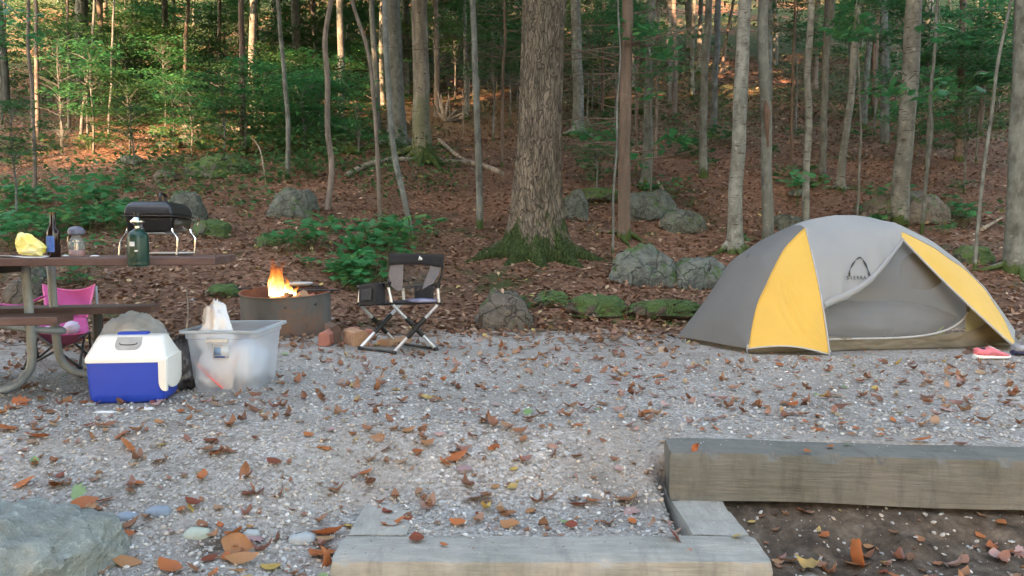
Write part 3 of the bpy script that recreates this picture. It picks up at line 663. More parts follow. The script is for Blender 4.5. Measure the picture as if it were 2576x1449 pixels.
tt('pine_tree', 'dark brown rough trunk, second right of the huge trunk', [(1569, 600), (1570, 450), (1573, 300), (1577, 140), (1578, -20)], 31, 'bark_brown', H=13, flare=1.25, n=14, twigs=22, roots=4)
tt('maple_tree', 'mottled grey-tan trunk standing behind the round boulder', [(1622, 475), (1628, 380), (1631, 240), (1636, 100), (1640, -20)], 23, 'bark_grey', H=12, flare=1.5, n=14, roots=3)
tt('maple_tree', 'thin stem hugging the right side of the mottled trunk', [(1650, 402), (1652, 250), (1656, 100), (1652, -20)], 8, 'bark_tan', H=10, flare=1.1)
tt('pine_tree', 'thin near-black stem between the birch and the rough brown trunk', [(1515, 305), (1517, 160), (1520, -20)], 8, 'bark_brown', H=10, flare=1.1, twigs=12)
tt('maple_tree', 'very thin shoot before the dark narrow boulder', [(1540, 640), (1545, 520), (1552, 300), (1556, 120), (1556, -20)], 6, 'bark_grey', H=7, flare=1.1, crown=False)
# right side
tt('maple_tree', 'grey trunk with lit right edge, left one of a close pair above the pale boulders', [(1770, 448), (1769, 330), (1773, 200), (1780, 80), (1785, -20)], 20, 'bark_grey', H=12, flare=1.25)
tt('maple_tree', 'grey trunk, right one of the close pair above the pale boulders', [(1792, 345), (1797, 240), (1803, 120), (1806, -20)], 17, 'bark_grey', H=12, flare=1.3)
tt('beech_tree', 'smooth light grey trunk left of the tent, mossy at its foot', [(1848, 632), (1850, 500), (1857, 380), (1862, 240), (1868, 120), (1876, -20)], 36, 'bark_pale', H=13, flare=1.45, n=16, roots=4)
tt('beech_tree', 'grey trunk with a long dark scar, directly behind the tent shoulder', [(1931, 622), (1932, 520), (1926, 380), (1928, 280), (1922, 180), (1918, 60), (1920, -20)], 28, 'bark_grey', H=13, flare=1.1, n=16)
tt('beech_tree', 'pale straight trunk behind the tent, left of its peak', [(2028, 572), (2028, 420), (2035, 280), (2033, 150), (2038, -20)], 18, 'bark_pale', H=12, flare=1.1)
tt('maple_tree', 'slim darker grey trunk behind and right of the pale straight one', [(2068, 458), (2073, 330), (2078, 200), (2086, 90), (2090, -20)], 16, 'bark_grey', H=12, flare=1.2)
tt('maple_tree', 'leaning split grey trunk with claw-like pale roots', [(2112, 478), (2122, 380), (2140, 250), (2150, 120), (2162, -20)], 18, 'bark_pale', H=12, flare=1.7, roots=4)
tt('maple_tree', 'short-looking distant grey trunk right of the leaning split one', [(2172, 324), (2177, 220), (2187, 100), (2195, -20)], 15, 'bark_grey', H=11, flare=1.3, twigs=4)
tt('maple_tree', 'thin whitish stem far up between the leaning and the thick right trunks', [(2232, 185), (2236, 90), (2240, -20)], 9, 'bark_pale', H=12)
tt('beech_tree', 'thick light grey trunk rising behind the tent right of its peak', [(2262, 566), (2268, 440), (2281, 300), (2291, 160), (2302, -20)], 42, 'bark_pale', H=15, flare=1.1, n=18)
tt('birch_tree', 'creamy distant trunk glowing in the sun right of the thick grey trunk', [(2331, 272), (2334, 150), (2340, -20)], 22, 'bark_pale', H=14)
tt('maple_tree', 'wiry sapling with a kink behind the tent, right of the thick trunk', [(2318, 590), (2330, 450), (2343, 330), (2340, 260), (2352, 120), (2364, -20)], 9, 'bark_grey', H=8, flare=1.1)
tt('maple_tree', 'dark shaded trunk on the right slope', [(2411, 405), (2415, 260), (2420, 120), (2424, -20)], 17, 'bark_brown', H=11, twigs=10)
tt('maple_tree', 'long wavy sapling slanting right near the right edge', [(2452, 682), (2462, 540), (2478, 400), (2498, 250), (2515, 130), (2548, -20)], 9, 'bark_grey', H=8, flare=1.1)
tt('beech_tree', 'thick green-grey trunk cut by the right edge of the photo', [(2550, 684), (2554, 500), (2564, 300), (2570, 140), (2574, -20)], 42, 'bark_grey', H=14, flare=1.5, n=18, roots=4)
tt('maple_tree', 'tan distant trunk directly right of the pale straight one', [(2048, 222), (2053, 120), (2058, -20)], 15, 'bark_tan', H=13)
tt('birch_tree', 'pale distant trunk high up left of the close grey pair', [(1738, 128), (1734, 60), (1730, -20)], 18, 'bark_pale', H=15)
tt('maple_tree', 'sun-struck distant trunk between the pale distant one and the close pair', [(1758, 186), (1761, 90), (1764, -20)], 13, 'bark_pale', H=13)
tt('maple_tree', 'sunlit leaning pole right of the close grey pair', [(1815, 186), (1824, 120), (1836, 50), (1850, -20)], 8, 'bark_tan', H=10)
tt('pine_tree', 'thin dead pine with a fan of fine bare twigs behind the scarred trunk', [(1990, 440), (1992, 260), (1997, 120), (2000, -20)], 7, 'bark_brown', H=10, flare=1.1, twigs=46, crown=False)
tt('pine_tree', 'thin dead pine with bare twigs left of the mottled trunk', [(1600, 430), (1603, 260), (1606, 120), (1610, -20)], 6, 'bark_brown', H=10, flare=1.1, twigs=34, crown=False)
tt('pine_tree', 'thin dark twiggy pine just left of the huge trunk', [(1262, 420), (1264, 260), (1268, 120), (1270, -20)], 8, 'bark_brown', H=10, flare=1.1, twigs=46, crown=False)
def scar():
    _, pts, base = next(t for t in T if 'scar' in t[0]['label']); root = next(t[0] for t in T if 'scar' in t[0]['label'])
    d = base.y; g = [P(1921, 255, d), P(1924, 285, d), P(1925, 320, d), P(1928, 372, d)]; mb = MB()
    mb.tube(smoothpath([p+Vector((0, -.075, 0)) for p in g], 6), list(np.interp(range(19), [0, 6, 18], [.01, .055, .012])), 8); mb.build('bark_scar', plain('scar_wood', (.06, .04, .03), (.12, .08, .06), 20, .9, .01, stretch=(1, 1, .3)), root)
scar()

# far trees, told apart only by zone
def far_trees():
    global beside
    r = random.Random(77); k = 0; placed = [(t[2].x, t[2].y) for t in T]
    protos = []
    for i, (bk, rad) in enumerate([('bark_grey', .10), ('bark_pale', .09), ('bark_brown', .11), ('bark_tan', .07), ('bark_grey', .06), ('bark_pale', .13)]):
        mb = MB(); top = Vector((r.uniform(-.5, .5), 0, 12)); pts = [Vector((0, 0, -.2))]+[Vector((0, 0, 0)).lerp(top, j/7)+Vector((r.uniform(-.07, .07), r.uniform(-.07, .07), 0)) for j in range(1, 8)]
        trunk_tube(mb, smoothpath(pts, 2), list(np.linspace(rad, rad*.45, 15)), 8, i); limbs(mb, pts[3], top, rad*.7, i, 7, 2.4)
        if bk == 'bark_brown':
            for j in range(40):
                p = Vector((0, 0, 0)).lerp(top, r.uniform(.1, .6)); a = r.uniform(0, 6.28); L = r.uniform(.5, 1.4); mb.tube([p, p+Vector((math.cos(a)*L, math.sin(a)*L, r.uniform(-.3, .1)*L))], [.012, .003], 3)
        o = mb.build('trunk', M[bk], None, flatang=80); me = o.data; bpy.data.objects.remove(o); protos.append((me, bk))
    zones = [(-.9, 'far up the dark slope above the picnic table'), (-.5, 'deep in the woods above the fire ring'), (.15, 'on the slope behind the huge trunk'), (.75, 'high on the hill above the pale boulders'), (99, 'far behind the tent')]
    for tries in range(900):
        if k >= 120: break
        y = r.uniform(17, 75)**1.0; x = r.uniform(-.72, .72)*y
        if any((x-a)**2+(y-b)**2 < (1.2+y*.02)**2 for a, b in placed): continue
        # do not stand in front of the trees listed above
        if y < 22 and abs(x/y) > .0 and r.random() < .6: continue
        placed.append((x, y)); i = r.randrange(6); me, bk = protos[i]
        zn = next(n for lim, n in zones if x/y < lim*.42)
        tone = {'bark_grey': 'grey', 'bark_pale': 'pale', 'bark_brown': 'dark brown', 'bark_tan': 'tan'}[bk]
        size = 'thin' if i in (3, 4) else 'slender' if i < 3 else 'sturdy'
        hh, bs = beside(*projv((x, y, tz(x, y)))); lb = f'{size} {tone} background trunk, {hh}, {bs}'; root = thing('pine_tree' if bk == 'bark_brown' else 'maple_tree', lb, 'tree', (x, y, tz(x, y)), 'background trees: '+lb)
        o = link('trunk', me, None, root); o.rotation_euler = (0, 0, r.uniform(0, 6.28)); s = r.uniform(.8, 1.35); o.scale = (s, s, 1.0)
        o = link('crown', HIGH[r.randrange(4)], None, root, loc=(0, 0, r.uniform(4.5, 6.5))); o.rotation_euler = (0, 0, r.uniform(0, 6.28)); s = r.uniform(.8, 1.15); o.scale = (s, s, s); k += 1
    # unseen trees added behind and beside the camera to block the low sun
    k = 0
    for tries in range(2000):
        if k >= 150: break
        side = r.random()
        if side < .80: y = r.uniform(-36, -11); x = r.uniform(-46, 3)
        else:
            y = r.uniform(-8, 16); x = (1 if r.random() < .4 else -1)*(r.uniform(11, 24)+max(0, y)*.75)
        if any((x-a)**2+(y-b)**2 < 3.2 for a, b in placed): continue
        placed.append((x, y)); me, bk = protos[r.randrange(6)]
        root = thing('maple_tree', 'unseen leafy tree added to block the low sun', 'tree', (x, y, tz(x, y)), 'unseen trees added as sun blockers')
        o = link('trunk', me, None, root); s = r.uniform(1, 1.6); o.scale = (s, s, 1.25)
        for zc in ((2.5, 7.5, 13.0) if y < -5 else (5.0,)):
            o = link('crown', HIGH[r.randrange(4)], None, root, loc=(0, 0, zc+r.uniform(-.5, 1))); o.rotation_euler = (0, 0, r.uniform(0, 6.28)); s = r.uniform(1.15, 1.6); o.scale = (s, s, s)
        k += 1

# ---------------------------------------------------------------- words that place a thing beside a listed tree
LAND = [(88, 'the slim pale far left trunk'), (205, 'the leaning sapling'), (415, 'the whitish distant trunk'), (611, 'the brown log-side trunk'), (715, 'the thin bowed grey sapling'), (822, 'the crooked trunk'), (940, 'the left-bending sapling'), (992, 'the tall grey twin'), (1058, 'the banded rooty tree'), (1198, 'the grey pole trunk'), (1355, 'the huge trunk'), (1452, 'the white birch'), (1572, 'the rough brown trunk'), (1632, 'the mottled trunk'), (1775, 'the close grey pair'), (1860, 'the smooth light trunk'), (1925, 'the scarred trunk'), (2032, 'the pale straight trunk'), (2075, 'the slim dark-grey trunk'), (2140, 'the leaning split trunk'), (2280, 'the thick light trunk'), (2345, 'the kinked sapling'), (2415, 'the dark shaded trunk'), (2490, 'the wavy sapling'), (2565, 'the right-edge trunk')]
used_lab = {}
def beside(vx, vy):
    x, nm = min(LAND, key=lambda t: abs(t[0]-vx)); h = 'high up' if vy < 110 else 'upper slope' if vy < 230 else 'mid slope' if vy < 340 else 'lower down'
    return h, f"{'left' if vx < x else 'right'} of {nm}"
def projv(v):
    r = Vector(v)-Vector((0, 0, EYE)); cp, sp_ = math.cos(PITCH), math.sin(PITCH); yy_ = r.y*cp-r.z*sp_; zz_ = r.y*sp_+r.z*cp; return CX+F*r.x/yy_, CY-F*zz_/yy_
far_trees()

# low green growth on the upper slope
n = 60000; y = 11.5+40*rng.random(n)**1.2; x = (rng.random(n)*2-1)*.72*y
dn = fbm(x, y*.8, .45, 31)+.35*fbm(x, y, 1.6, 35)+.22*sstep(-.02, -.18, x/y)-.30*sstep(-.15, 0, x/y)-.10+.004*(y-20); keep = dn > .08; x, y = x[keep], y[keep]
ps = np.stack([x, y, terr(x, y)+.04+.5*rng.random(len(x))**1.6*(.6+y/40)], 1)
o = link('undergrowth', scatter([simple_leaf()], ps, rng.uniform(.06, .13, len(x))*(.7+y/32), slope_rot(ps, .4), 'undergrowth', None), M['green_low']); tag(o, kind='stuff', label='low green undergrowth spread over the upper slope', cat='undergrowth')
# far-off wood, one mass of leaves between and beyond the far trunks
n = 52000; y = 30+58*rng.random(n); x = (rng.random(n)*2-1)*.72*y; hz = 13*rng.random(n)**1.3+.2
dn = fbm(x, y*.7, .16, 21)+.8*fbm(x+hz*1.7, hz*2+y*.3, .33, 25)+.15-.25*(x/y > .05)*(x/y < .75)*1.0; hz = hz+1.5*(x/y > 0); keep = dn > -.02; x, y, hz = x[keep], y[keep], hz[keep]
ps = np.stack([x, y, terr(x, y)+hz], 1)
o = link('far_woods', scatter([simple_leaf()], ps, rng.uniform(.16, .38, len(x))*(y/50), slope_rot(ps, .6), 'far_woods', None), M['green_far']); tag(o, kind='stuff', label='far-off green woods filling the top of the slope', cat='woods')

# ---------------------------------------------------------------- understory: small leafy beeches and hemlocks in view
LOW = []
for k in range(5):
    me, cs = crown_mesh('foliage', 1900, 1.35, 2.6, .12, 200+k, layered=True, clumps=30); LOW.append((me, cs))
def understory(vx, vy, d, s, m, label, group=None, name='beech_sapling', bend=0, up=0.0):
    """crown centred on picture point at depth d"""
    c = P(vx, vy, d); zb = tz(c.x, d); r = random.Random(int(vx*7+vy)); k = r.randrange(5)
    root = thing(name, label, 'sapling', (c.x, d, zb), group)
    me = LOW[k][0].copy() if False else LOW[k][0]
    o = bpy.data.objects.new('crown', FOL[(k, m)]); C.objects.link(o); o.parent = root
    ch = max(.15, c.z-zb-1.3*s*.75); o.location = (0, 0, ch); o.scale = (s, s, s*.75); rz = r.uniform(0, 6.28); o.rotation_euler = (0, 0, rz)
    mb = MB(); z0 = Vector((0, 0, 0)); topz = ch+2.0*s*.75
    mb.tube([Vector((0, 0, -.1)), Vector((.03, 0, topz*.4)), Vector((-.04, .03, topz*.75)), Vector((0, 0, topz))], [.022*s+.008, .018*s+.006, .012*s+.004, .004], 6)
    for (x, y, z, q) in LOW[k][1]:
        p = Matrix.Rotation(rz, 3, 'Z')@Vector((x, y, 0)); zz = ch+z*s*.75
        b = Vector((0, 0, max(.05, zz-.35*s))); mb.tube([b, Vector((p.x*s*.5, p.y*s*.5, (b.z+zz)/2+.05)), Vector((p.x*s, p.y*s, zz))], [.008*s+.002, .005*s+.001, .002], 4)
    o = mb.build('trunk', M['bark_grey'], None); o.parent = root; return root
FOL = {}
for k in range(5):
    for m in ('green', 'green_dark', 'green_lit', 'green_far'):
        q = LOW[k][0].copy(); q.materials.append(M[m]); FOL[(k, m)] = q
ru = random.Random(5)
US = []
# green mass at the left, from far to near
for i in range(46):
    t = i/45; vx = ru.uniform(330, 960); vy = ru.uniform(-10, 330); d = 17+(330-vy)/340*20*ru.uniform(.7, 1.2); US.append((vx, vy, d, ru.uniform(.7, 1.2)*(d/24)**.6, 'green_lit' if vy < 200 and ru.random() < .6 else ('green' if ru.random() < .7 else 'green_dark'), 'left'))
for i in range(18):
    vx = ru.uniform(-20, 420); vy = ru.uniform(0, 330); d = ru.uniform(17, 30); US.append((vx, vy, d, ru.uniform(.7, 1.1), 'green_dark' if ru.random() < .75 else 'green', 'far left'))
for i in range(20):
    vx = ru.uniform(1420, 2600); vy = ru.uniform(-20, 140); d = ru.uniform(19, 40); US.append((vx, vy, d, ru.uniform(.6, 1.1)*(d/26)**.6, 'green' if ru.random() < .6 else 'green_dark', 'right'))
for i in range(14):
    vx = ru.uniform(2330, 2640); vy = ru.uniform(60, 300); d = ru.uniform(15, 28); US.append((vx, vy, d, ru.uniform(.7, 1.1), 'green_dark' if ru.random() < .5 else 'green', 'upper right'))
for i in range(16):
    vx = ru.uniform(1000, 1700); vy = ru.uniform(20, 220); d = ru.uniform(22, 38); US.append((vx, vy, d, ru.uniform(.7, 1.0), 'green_dark', 'centre'))
for i in range(11):
    US.append((ru.uniform(1000, 1330), ru.uniform(-10, 170), ru.uniform(16, 32), ru.uniform(.7, 1.1), 'green_dark' if ru.random() < .6 else 'green', 'centre'))
US = [u for u in US if not (920 < u[0] < 1125 and u[2] < 25)]
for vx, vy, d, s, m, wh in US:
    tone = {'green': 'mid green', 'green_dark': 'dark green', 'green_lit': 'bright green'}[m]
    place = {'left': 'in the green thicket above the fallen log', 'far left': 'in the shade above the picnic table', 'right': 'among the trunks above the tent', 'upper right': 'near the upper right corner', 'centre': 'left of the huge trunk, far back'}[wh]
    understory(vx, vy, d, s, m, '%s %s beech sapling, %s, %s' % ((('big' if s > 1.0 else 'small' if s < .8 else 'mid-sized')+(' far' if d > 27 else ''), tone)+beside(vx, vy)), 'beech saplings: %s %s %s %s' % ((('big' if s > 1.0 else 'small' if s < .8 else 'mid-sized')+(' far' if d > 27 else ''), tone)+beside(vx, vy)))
# nearer leafy sprays
understory(1640, 130, 13.5, .55, 'green', 'leafy green spray hanging over the mottled grey-tan trunk')
understory(1575, 30, 12.5, .5, 'green', 'leafy spray at the top edge over the rough brown trunk')
understory(2170, 20, 12, .5, 'green', 'leafy spray at the top edge above the tent peak')
understory(1500, 355, 14, .42, 'green', 'low leafy beech right of the birch base')
understory(2290, 240, 12.5, .50, 'green', 'small leafy beech crossing the thick light grey trunk')
understory(2430, 290, 14, .55, 'green_dark', 'leafy beech at right between the dark trunk and the wavy sapling')
understory(30, 330, 11, .5, 'green_dark', 'dark bushy shrub at far left beside the slim pale trunk')
understory(330, 300, 15, .5, 'green_dark', 'dark bushy shrub above the sunlit leaf pile')
understory(560, 240, 16.5, .75, 'green_dark', 'dark rounded beech just above the fallen log')
understory(900, 290, 16, .55, 'green', 'low beech left of the paired trunks')

# ferny ground plants: maple seedlings with flat five-pointed leaves
SEED = []
def seedling_mesh(k, n, rad, h):
    r = np.random.default_rng(300+k); pos = np.zeros((n, 3)); a = r.uniform(0, 6.28, n); q = rad*np.sqrt(r.random(n)); pos[:, 0] = q*np.cos(a); pos[:, 1] = q*np.sin(a); pos[:, 2] = h*(.45+.55*r.random(n))
    me = scatter([maple_proto()], pos, r.uniform(.09, .16, n), rotm(r.normal(0, .3, n), r.normal(0, .3, n), r.uniform(0, 6.28, n)), 'leaves', None)
    mb = MB()
    for p in pos[::2]: mb.tube([(p[0]*.3, p[1]*.3, -.02), (p[0]*.7, p[1]*.7, p[2]*.6), (p[0], p[1], p[2])], [.003, .002, .0012], 3)
    o = mb.build('stem', None, None); sm = o.data; bpy.data.objects.remove(o); sm.materials.append(M['stemgreen']); return me, sm
M['stemgreen'] = plain('stemgreen', (.10, .14, .05), rough=.7)
for k in range(5):
    me, sm = seedling_mesh(k, [16, 24, 34, 12, 20][k], [.20, .28, .36, .16, .24][k], [.22, .28, .34, .16, .2][k]); a = {}
    for m in ('green', 'green_dark'):
        q = me.copy(); q.materials.append(M[m]); a[m] = q
    SEED.append((a, sm))
def seedling(vx, vy, k, s, m, label, group):
    g = G(vx, vy); root = thing('maple_seedling', label, 'seedling', (g.x, g.y, g.z), group); rz = ru.uniform(0, 6.28)
    for nm, me in (('leaves', SEED[k][0][m]), ('stem', SEED[k][1])):
        o = link(nm, me, None, root); o.rotation_euler = (0, 0, rz); o.scale = (s, s, s)
def patch(x0, y0, x1, y1, n, s, m, where, tone='green'):
    for i in range(n):
        ax, ay = ru.uniform(x0, x1), ru.uniform(y0, y1); k = ru.randrange(5); z_ = s*ru.uniform(.75, 1.2)
        ps = ('far left', 'left', 'middle', 'right', 'far right')[min(4, int((ax-x0)/(x1-x0)*5))]+(' back' if ay < (y0+y1)/2 else ' front'); bg_ = 'bushy' if k == 2 else 'small' if k in (0, 3) else 'spreading'
        seedling(ax, ay, k, z_, m, f'{bg_} {tone} seedling {where}, {ps}', f'{bg_} {tone} seedlings {where}, {ps}')
patch(690, 585, 1050, 712, 26, 1.2, 'green', 'between fire ring and camp chair', 'bright green')
patch(830, 690, 960, 740, 9, .8, 'green', 'low beside the camp chair back', 'fresh green')
patch(960, 560, 1090, 620, 5, .8, 'green', 'at the foot of the leaning young trunk', 'bright green')
patch(20, 470, 330, 600, 42, 1.25, 'green', 'in the leafy patch behind the picnic table', 'bright green')
patch(-30, 540, 120, 640, 12, 1.2, 'green', 'at the left edge behind the yellow bag', 'green')
patch(160, 640, 250, 720, 4, .8, 'green', 'under the picnic table top', 'green')
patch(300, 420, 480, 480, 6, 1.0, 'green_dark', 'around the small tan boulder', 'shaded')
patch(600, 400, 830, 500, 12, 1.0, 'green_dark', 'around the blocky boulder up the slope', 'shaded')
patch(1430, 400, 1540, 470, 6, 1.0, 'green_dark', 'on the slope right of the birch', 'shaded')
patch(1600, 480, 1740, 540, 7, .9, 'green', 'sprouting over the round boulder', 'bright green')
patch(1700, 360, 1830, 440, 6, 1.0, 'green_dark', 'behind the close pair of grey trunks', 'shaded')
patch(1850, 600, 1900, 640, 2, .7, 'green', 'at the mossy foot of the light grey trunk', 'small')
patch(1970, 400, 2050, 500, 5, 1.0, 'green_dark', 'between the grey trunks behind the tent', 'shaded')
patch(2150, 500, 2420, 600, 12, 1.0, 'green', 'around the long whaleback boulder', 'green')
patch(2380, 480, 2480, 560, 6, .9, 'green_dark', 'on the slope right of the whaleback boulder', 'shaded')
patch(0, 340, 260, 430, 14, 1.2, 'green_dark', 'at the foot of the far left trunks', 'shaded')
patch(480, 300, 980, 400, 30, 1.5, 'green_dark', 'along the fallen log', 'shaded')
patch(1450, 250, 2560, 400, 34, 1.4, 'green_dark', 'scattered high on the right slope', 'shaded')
patch(1320, 740, 1420, 790, 3, .5, 'green_dark', 'in the mossy bank', 'tiny')

def spray(vx, vy, d, k, s, m, label, frm):
    c = P(vx, vy, d); root = thing('leafy_branch', label, 'branch', c); o = link('leaves', SEED[k][0][m], None, root, loc=(0, 0, -.3*s)); o.scale = (s, s, s*1.1); o.rotation_euler = (.15, .1, vx*.7)
    f = P(*frm); mb = MB(); q = smoothpath([f, f.lerp(c, .5)+Vector((0, 0, .12)), c+Vector((0, 0, -.05*s))], 6); mb.tube(q, list(np.linspace(.012, .003, len(q))), 6); mb.build('stem', M['bark_grey'], root)
spray(35, 40, 6.2, 2, .62, 'green', 'close bright leafy branch reaching in at the top left corner', (-160, -60, 6.4))
spray(85, 70, 6.3, 0, .5, 'green', 'small leaf tuft below the close branch at the top left corner', (-100, 0, 6.4))
for q in ((1590, 70, 11, 2, 1.25, 'leafy branch crossing the rough brown trunk near the top edge', (1575, -40, 11.5)), (1665, 120, 11.5, 1, 1.3, 'leafy branch hanging right of the mottled trunk top', (1640, 10, 11.6)), (1640, 205, 11.8, 0, 1.3, 'lower leafy branch right of the mottled trunk', (1632, 120, 12)),
          (1500, 330, 12.5, 2, 1.35, 'flat leafy spray right of the white birch', (1450, 300, 13)), (1590, 385, 11.5, 1, 1.0, 'flat leafy spray beside the rough brown trunk at mid height', (1572, 350, 11.5)), (2150, 70, 11, 2, 1.2, 'leafy branch hanging at the top behind the tent peak', (2160, -30, 11.5)),
          (2330, 225, 10.5, 2, 1.15, 'leafy spray crossing right of the thick light trunk', (2285, 200, 10.6)), (2230, 215, 10.8, 1, 1.1, 'leafy spray left of the thick light trunk', (2280, 190, 10.9)), (2420, 215, 11.5, 2, 1.4, 'leafy spray across the dark shaded trunk', (2500, 190, 11.5)), (2370, 60, 10.5, 1, 1.3, 'leafy spray near the top between the kinked sapling and dark trunk', (2345, -10, 10.6)),
          (1700, 340, 13.5, 1, 1.5, 'leafy spray left of the close grey pair', (1640, 320, 13.5)), (905, 560, 9.5, 1, .9, 'leafy shoot in front of the left-bending sapling foot', (930, 640, 9.5)), (1020, 545, 9.8, 0, .9, 'leafy shoot at the foot of the leaning young trunk', (1035, 600, 9.8)), (2010, 445, 11.5, 2, 1.1, 'leafy sapling top between the pale straight and scarred trunks', (2005, 520, 11.5))):
    spray(q[0], q[1], q[2], q[3], q[4], 'green', q[5], q[6])

# logs, limbs, stumps and sticks lying on the slope
def log(pts, r0, r1, bark, label, cat='log', name='fallen_log', lift=0.0, n=10, group=None):
    g = []
    for x, y in pts:
        p = G(x, y); g.append(Vector((p.x, p.y, p.z+r0*.6+lift)))
    mb = MB(); q = smoothpath(g, 6); trunk_tube(mb, q, list(np.linspace(r0, r1, len(q))), n, int(pts[0][0]), .2)
    o = mb.build(name, M[bark], None, org=g[0], flatang=70); return tag(o, label, cat, group)
log([(468, 334), (600, 340), (740, 336), (905, 330)], .17, .14, 'deadwood', 'long pale fallen log lying across the slope at left')
log([(700, 372), (800, 384), (910, 388)], .13, .10, 'bark_brown', 'dark shaded log below the right end of the pale fallen log')
log([(1478, 262), (1560, 280), (1640, 292)], .20, .16, 'bark_brown', 'dark log high up right of the birch')
log([(872, 448), (930, 420), (1000, 408), (1110, 412), (1200, 420), (1262, 444)], .045, .06, 'deadwood', 'long curved dead limb running from the paired trunks to the huge trunk', 'dead branch', 'dead_branch', .03)
log([(1105, 360), (1150, 400), (1180, 418)], .05, .03, 'deadwood', 'short dead root slanting down from the banded tree', 'dead branch', 'dead_branch', .05)
log([(1655, 478), (1672, 505), (1690, 526)], .035, .02, 'deadwood', 'pale root draped over the round boulder', 'root', 'tree_root', .12)
log([(2360, 300), (2430, 270), (2500, 235)], .035, .02, 'deadwood', 'fallen pale pole leaning in the brush at right', 'dead branch', 'dead_branch', .5)
log([(2470, 590), (2520, 560)], .03, .015, 'deadwood', 'broken pale branch beside the trunk at the right edge', 'dead branch', 'dead_branch', .06)
log([(1300, 760), (1330, 786)], .012, .006, 'deadwood', 'small bare stick on the bank right of the brown boulder', 'stick', 'stick', .0)
def sticks():
    for pts, lb in (([(468, 840, 6.9), (473, 780, 6.9), (469, 725, 6.9)], 'bare curved stick standing in the ground left of the fire ring'),
                    ([(668, 404, 13.6), (655, 380, 13.6), (632, 345, 13.8)], 'thin tan broken stick leaning at the foot of the brown trunk'),
                    ([(1133, 268, 24), (1128, 230, 24)], 'short pale dead stub high left of the huge trunk'),
                    ([(1165, 300, 22), (1163, 225, 22)], 'pale snag right of the short stub')):
        P3 = [P(*p) for p in pts]; P3[0].z = tz(P3[0].x, P3[0].y)-.02; mb = MB(); k = P3[0].y; q = smoothpath(P3, 5) if len(P3) > 2 else P3
        mb.tube(q, list(np.linspace(.0011*k, .0006*k, len(q))), 6); tag(mb.build('stick', M['deadwood'], None, org=P3[0]), lb, 'stick')
    r = random.Random(9); mb = MB(); c = P(1120, 260, 23.5); root = P(1120, 275, 23.5); root.z = tz(root.x, root.y)
    for i in range(7):
        a = r.uniform(0, math.pi); L = r.uniform(.4, .9); mb.tube(smoothpath([root, root+Vector((math.cos(a)*L*.6, r.uniform(-.2, .2), math.sin(a)*L*.4+.1)), root+Vector((math.cos(a)*L, r.uniform(-.3, .3), math.sin(a)*L+.1))], 4), list(np.linspace(.05, .015, 9)), 6)
    tag(mb.build('upturned_roots', M['deadwood'], None, org=root), 'tangle of pale upturned roots left of the huge trunk, far back', 'roots')
sticks()

# open the canopy where the low sun comes through
def sun_gaps():
    tg = [G(215, 385), G(190, 372), G(60, 440), G(430, 312), G(640, 405), G(400, 435)]
    for vx, vy, d in ((820, 150, G(824, 526).y), (2336, 90, G(2331, 272).y), (1822, 130, G(1815, 186).y)): tg.append(P(vx, vy, d))
    tg += [G(1650, 210), G(1720, 280), G(2350, 290)]
    bpy.context.view_layer.update(); hs = set(m.name for m in HIGH); low = set(v.name for v in FOL.values()); cut = 0
    big = tg[:3]
    for o in list(bpy.data.objects):
        if o.type != 'MESH' or o.name.split('.')[0] != 'crown': continue
        s = o.matrix_world.to_scale().x; high = o.data.name in hs
        c = o.matrix_world.translation+Vector((0, 0, 3.0 if high else 1.0))*s; rad = (1.5 if high else .8)*s
        for t in tg:
            v = c-t; a = v.dot(sd)
            if a > .8 and (v-sd*a).length < rad*(1.75 if any(t is b_ for b_ in big) else 1): bpy.data.objects.remove(o); cut += 1; break
    print('crowns opened', cut)
sun_gaps()

# ================================================================ timbers
def timbermat(name, c1, c2, dark):
    m, nt, b, N, L = newmat(name); co = tc(nt)
    n = noise_n(nt, 9, 8, co, .75, (.45, 2.2, 2.2)); c = ramp(nt, n, [(.3, c1), (.65, c2)])
    n2 = noise_n(nt, 3.0, 6, co, .65); c = mix(nt, ramp(nt, n2, [(.46, .0), (.7, .75)]), c, dark)
    gn = noise_n(nt, 20, 5, co, .75, (.10, 2.2, 2.2)); cr = ramp(nt, gn, [(.67, 0.0), (.70, 1.0)]); st_ = noise_n(nt, 7, 5, co, .7, (1.6, .4, .35)); c = mix(nt, ramp(nt, st_, [(.52, 0.0), (.70, .55)]), c, tuple(k*.5 for k in c1)); c = mix(nt, math_n(nt, 'MULTIPLY', cr, .85), c, (.05, .045, .035))
    L(c, b.inputs['Base Color']); b.inputs['Roughness'].default_value = .85; b.inputs['Specular IOR Level'].default_value = .25
    bump(nt, b, math_n(nt, 'SUBTRACT', noise_n(nt, 30, 6, co, .7, (.15, 2, 2)), math_n(nt, 'MULTIPLY', cr, .5)), .012, .8); return m
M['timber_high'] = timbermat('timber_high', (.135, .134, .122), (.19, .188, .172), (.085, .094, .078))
M['timber_low'] = timbermat('timber_low', (.29, .28, .25), (.43, .415, .38), (.17, .19, .165))
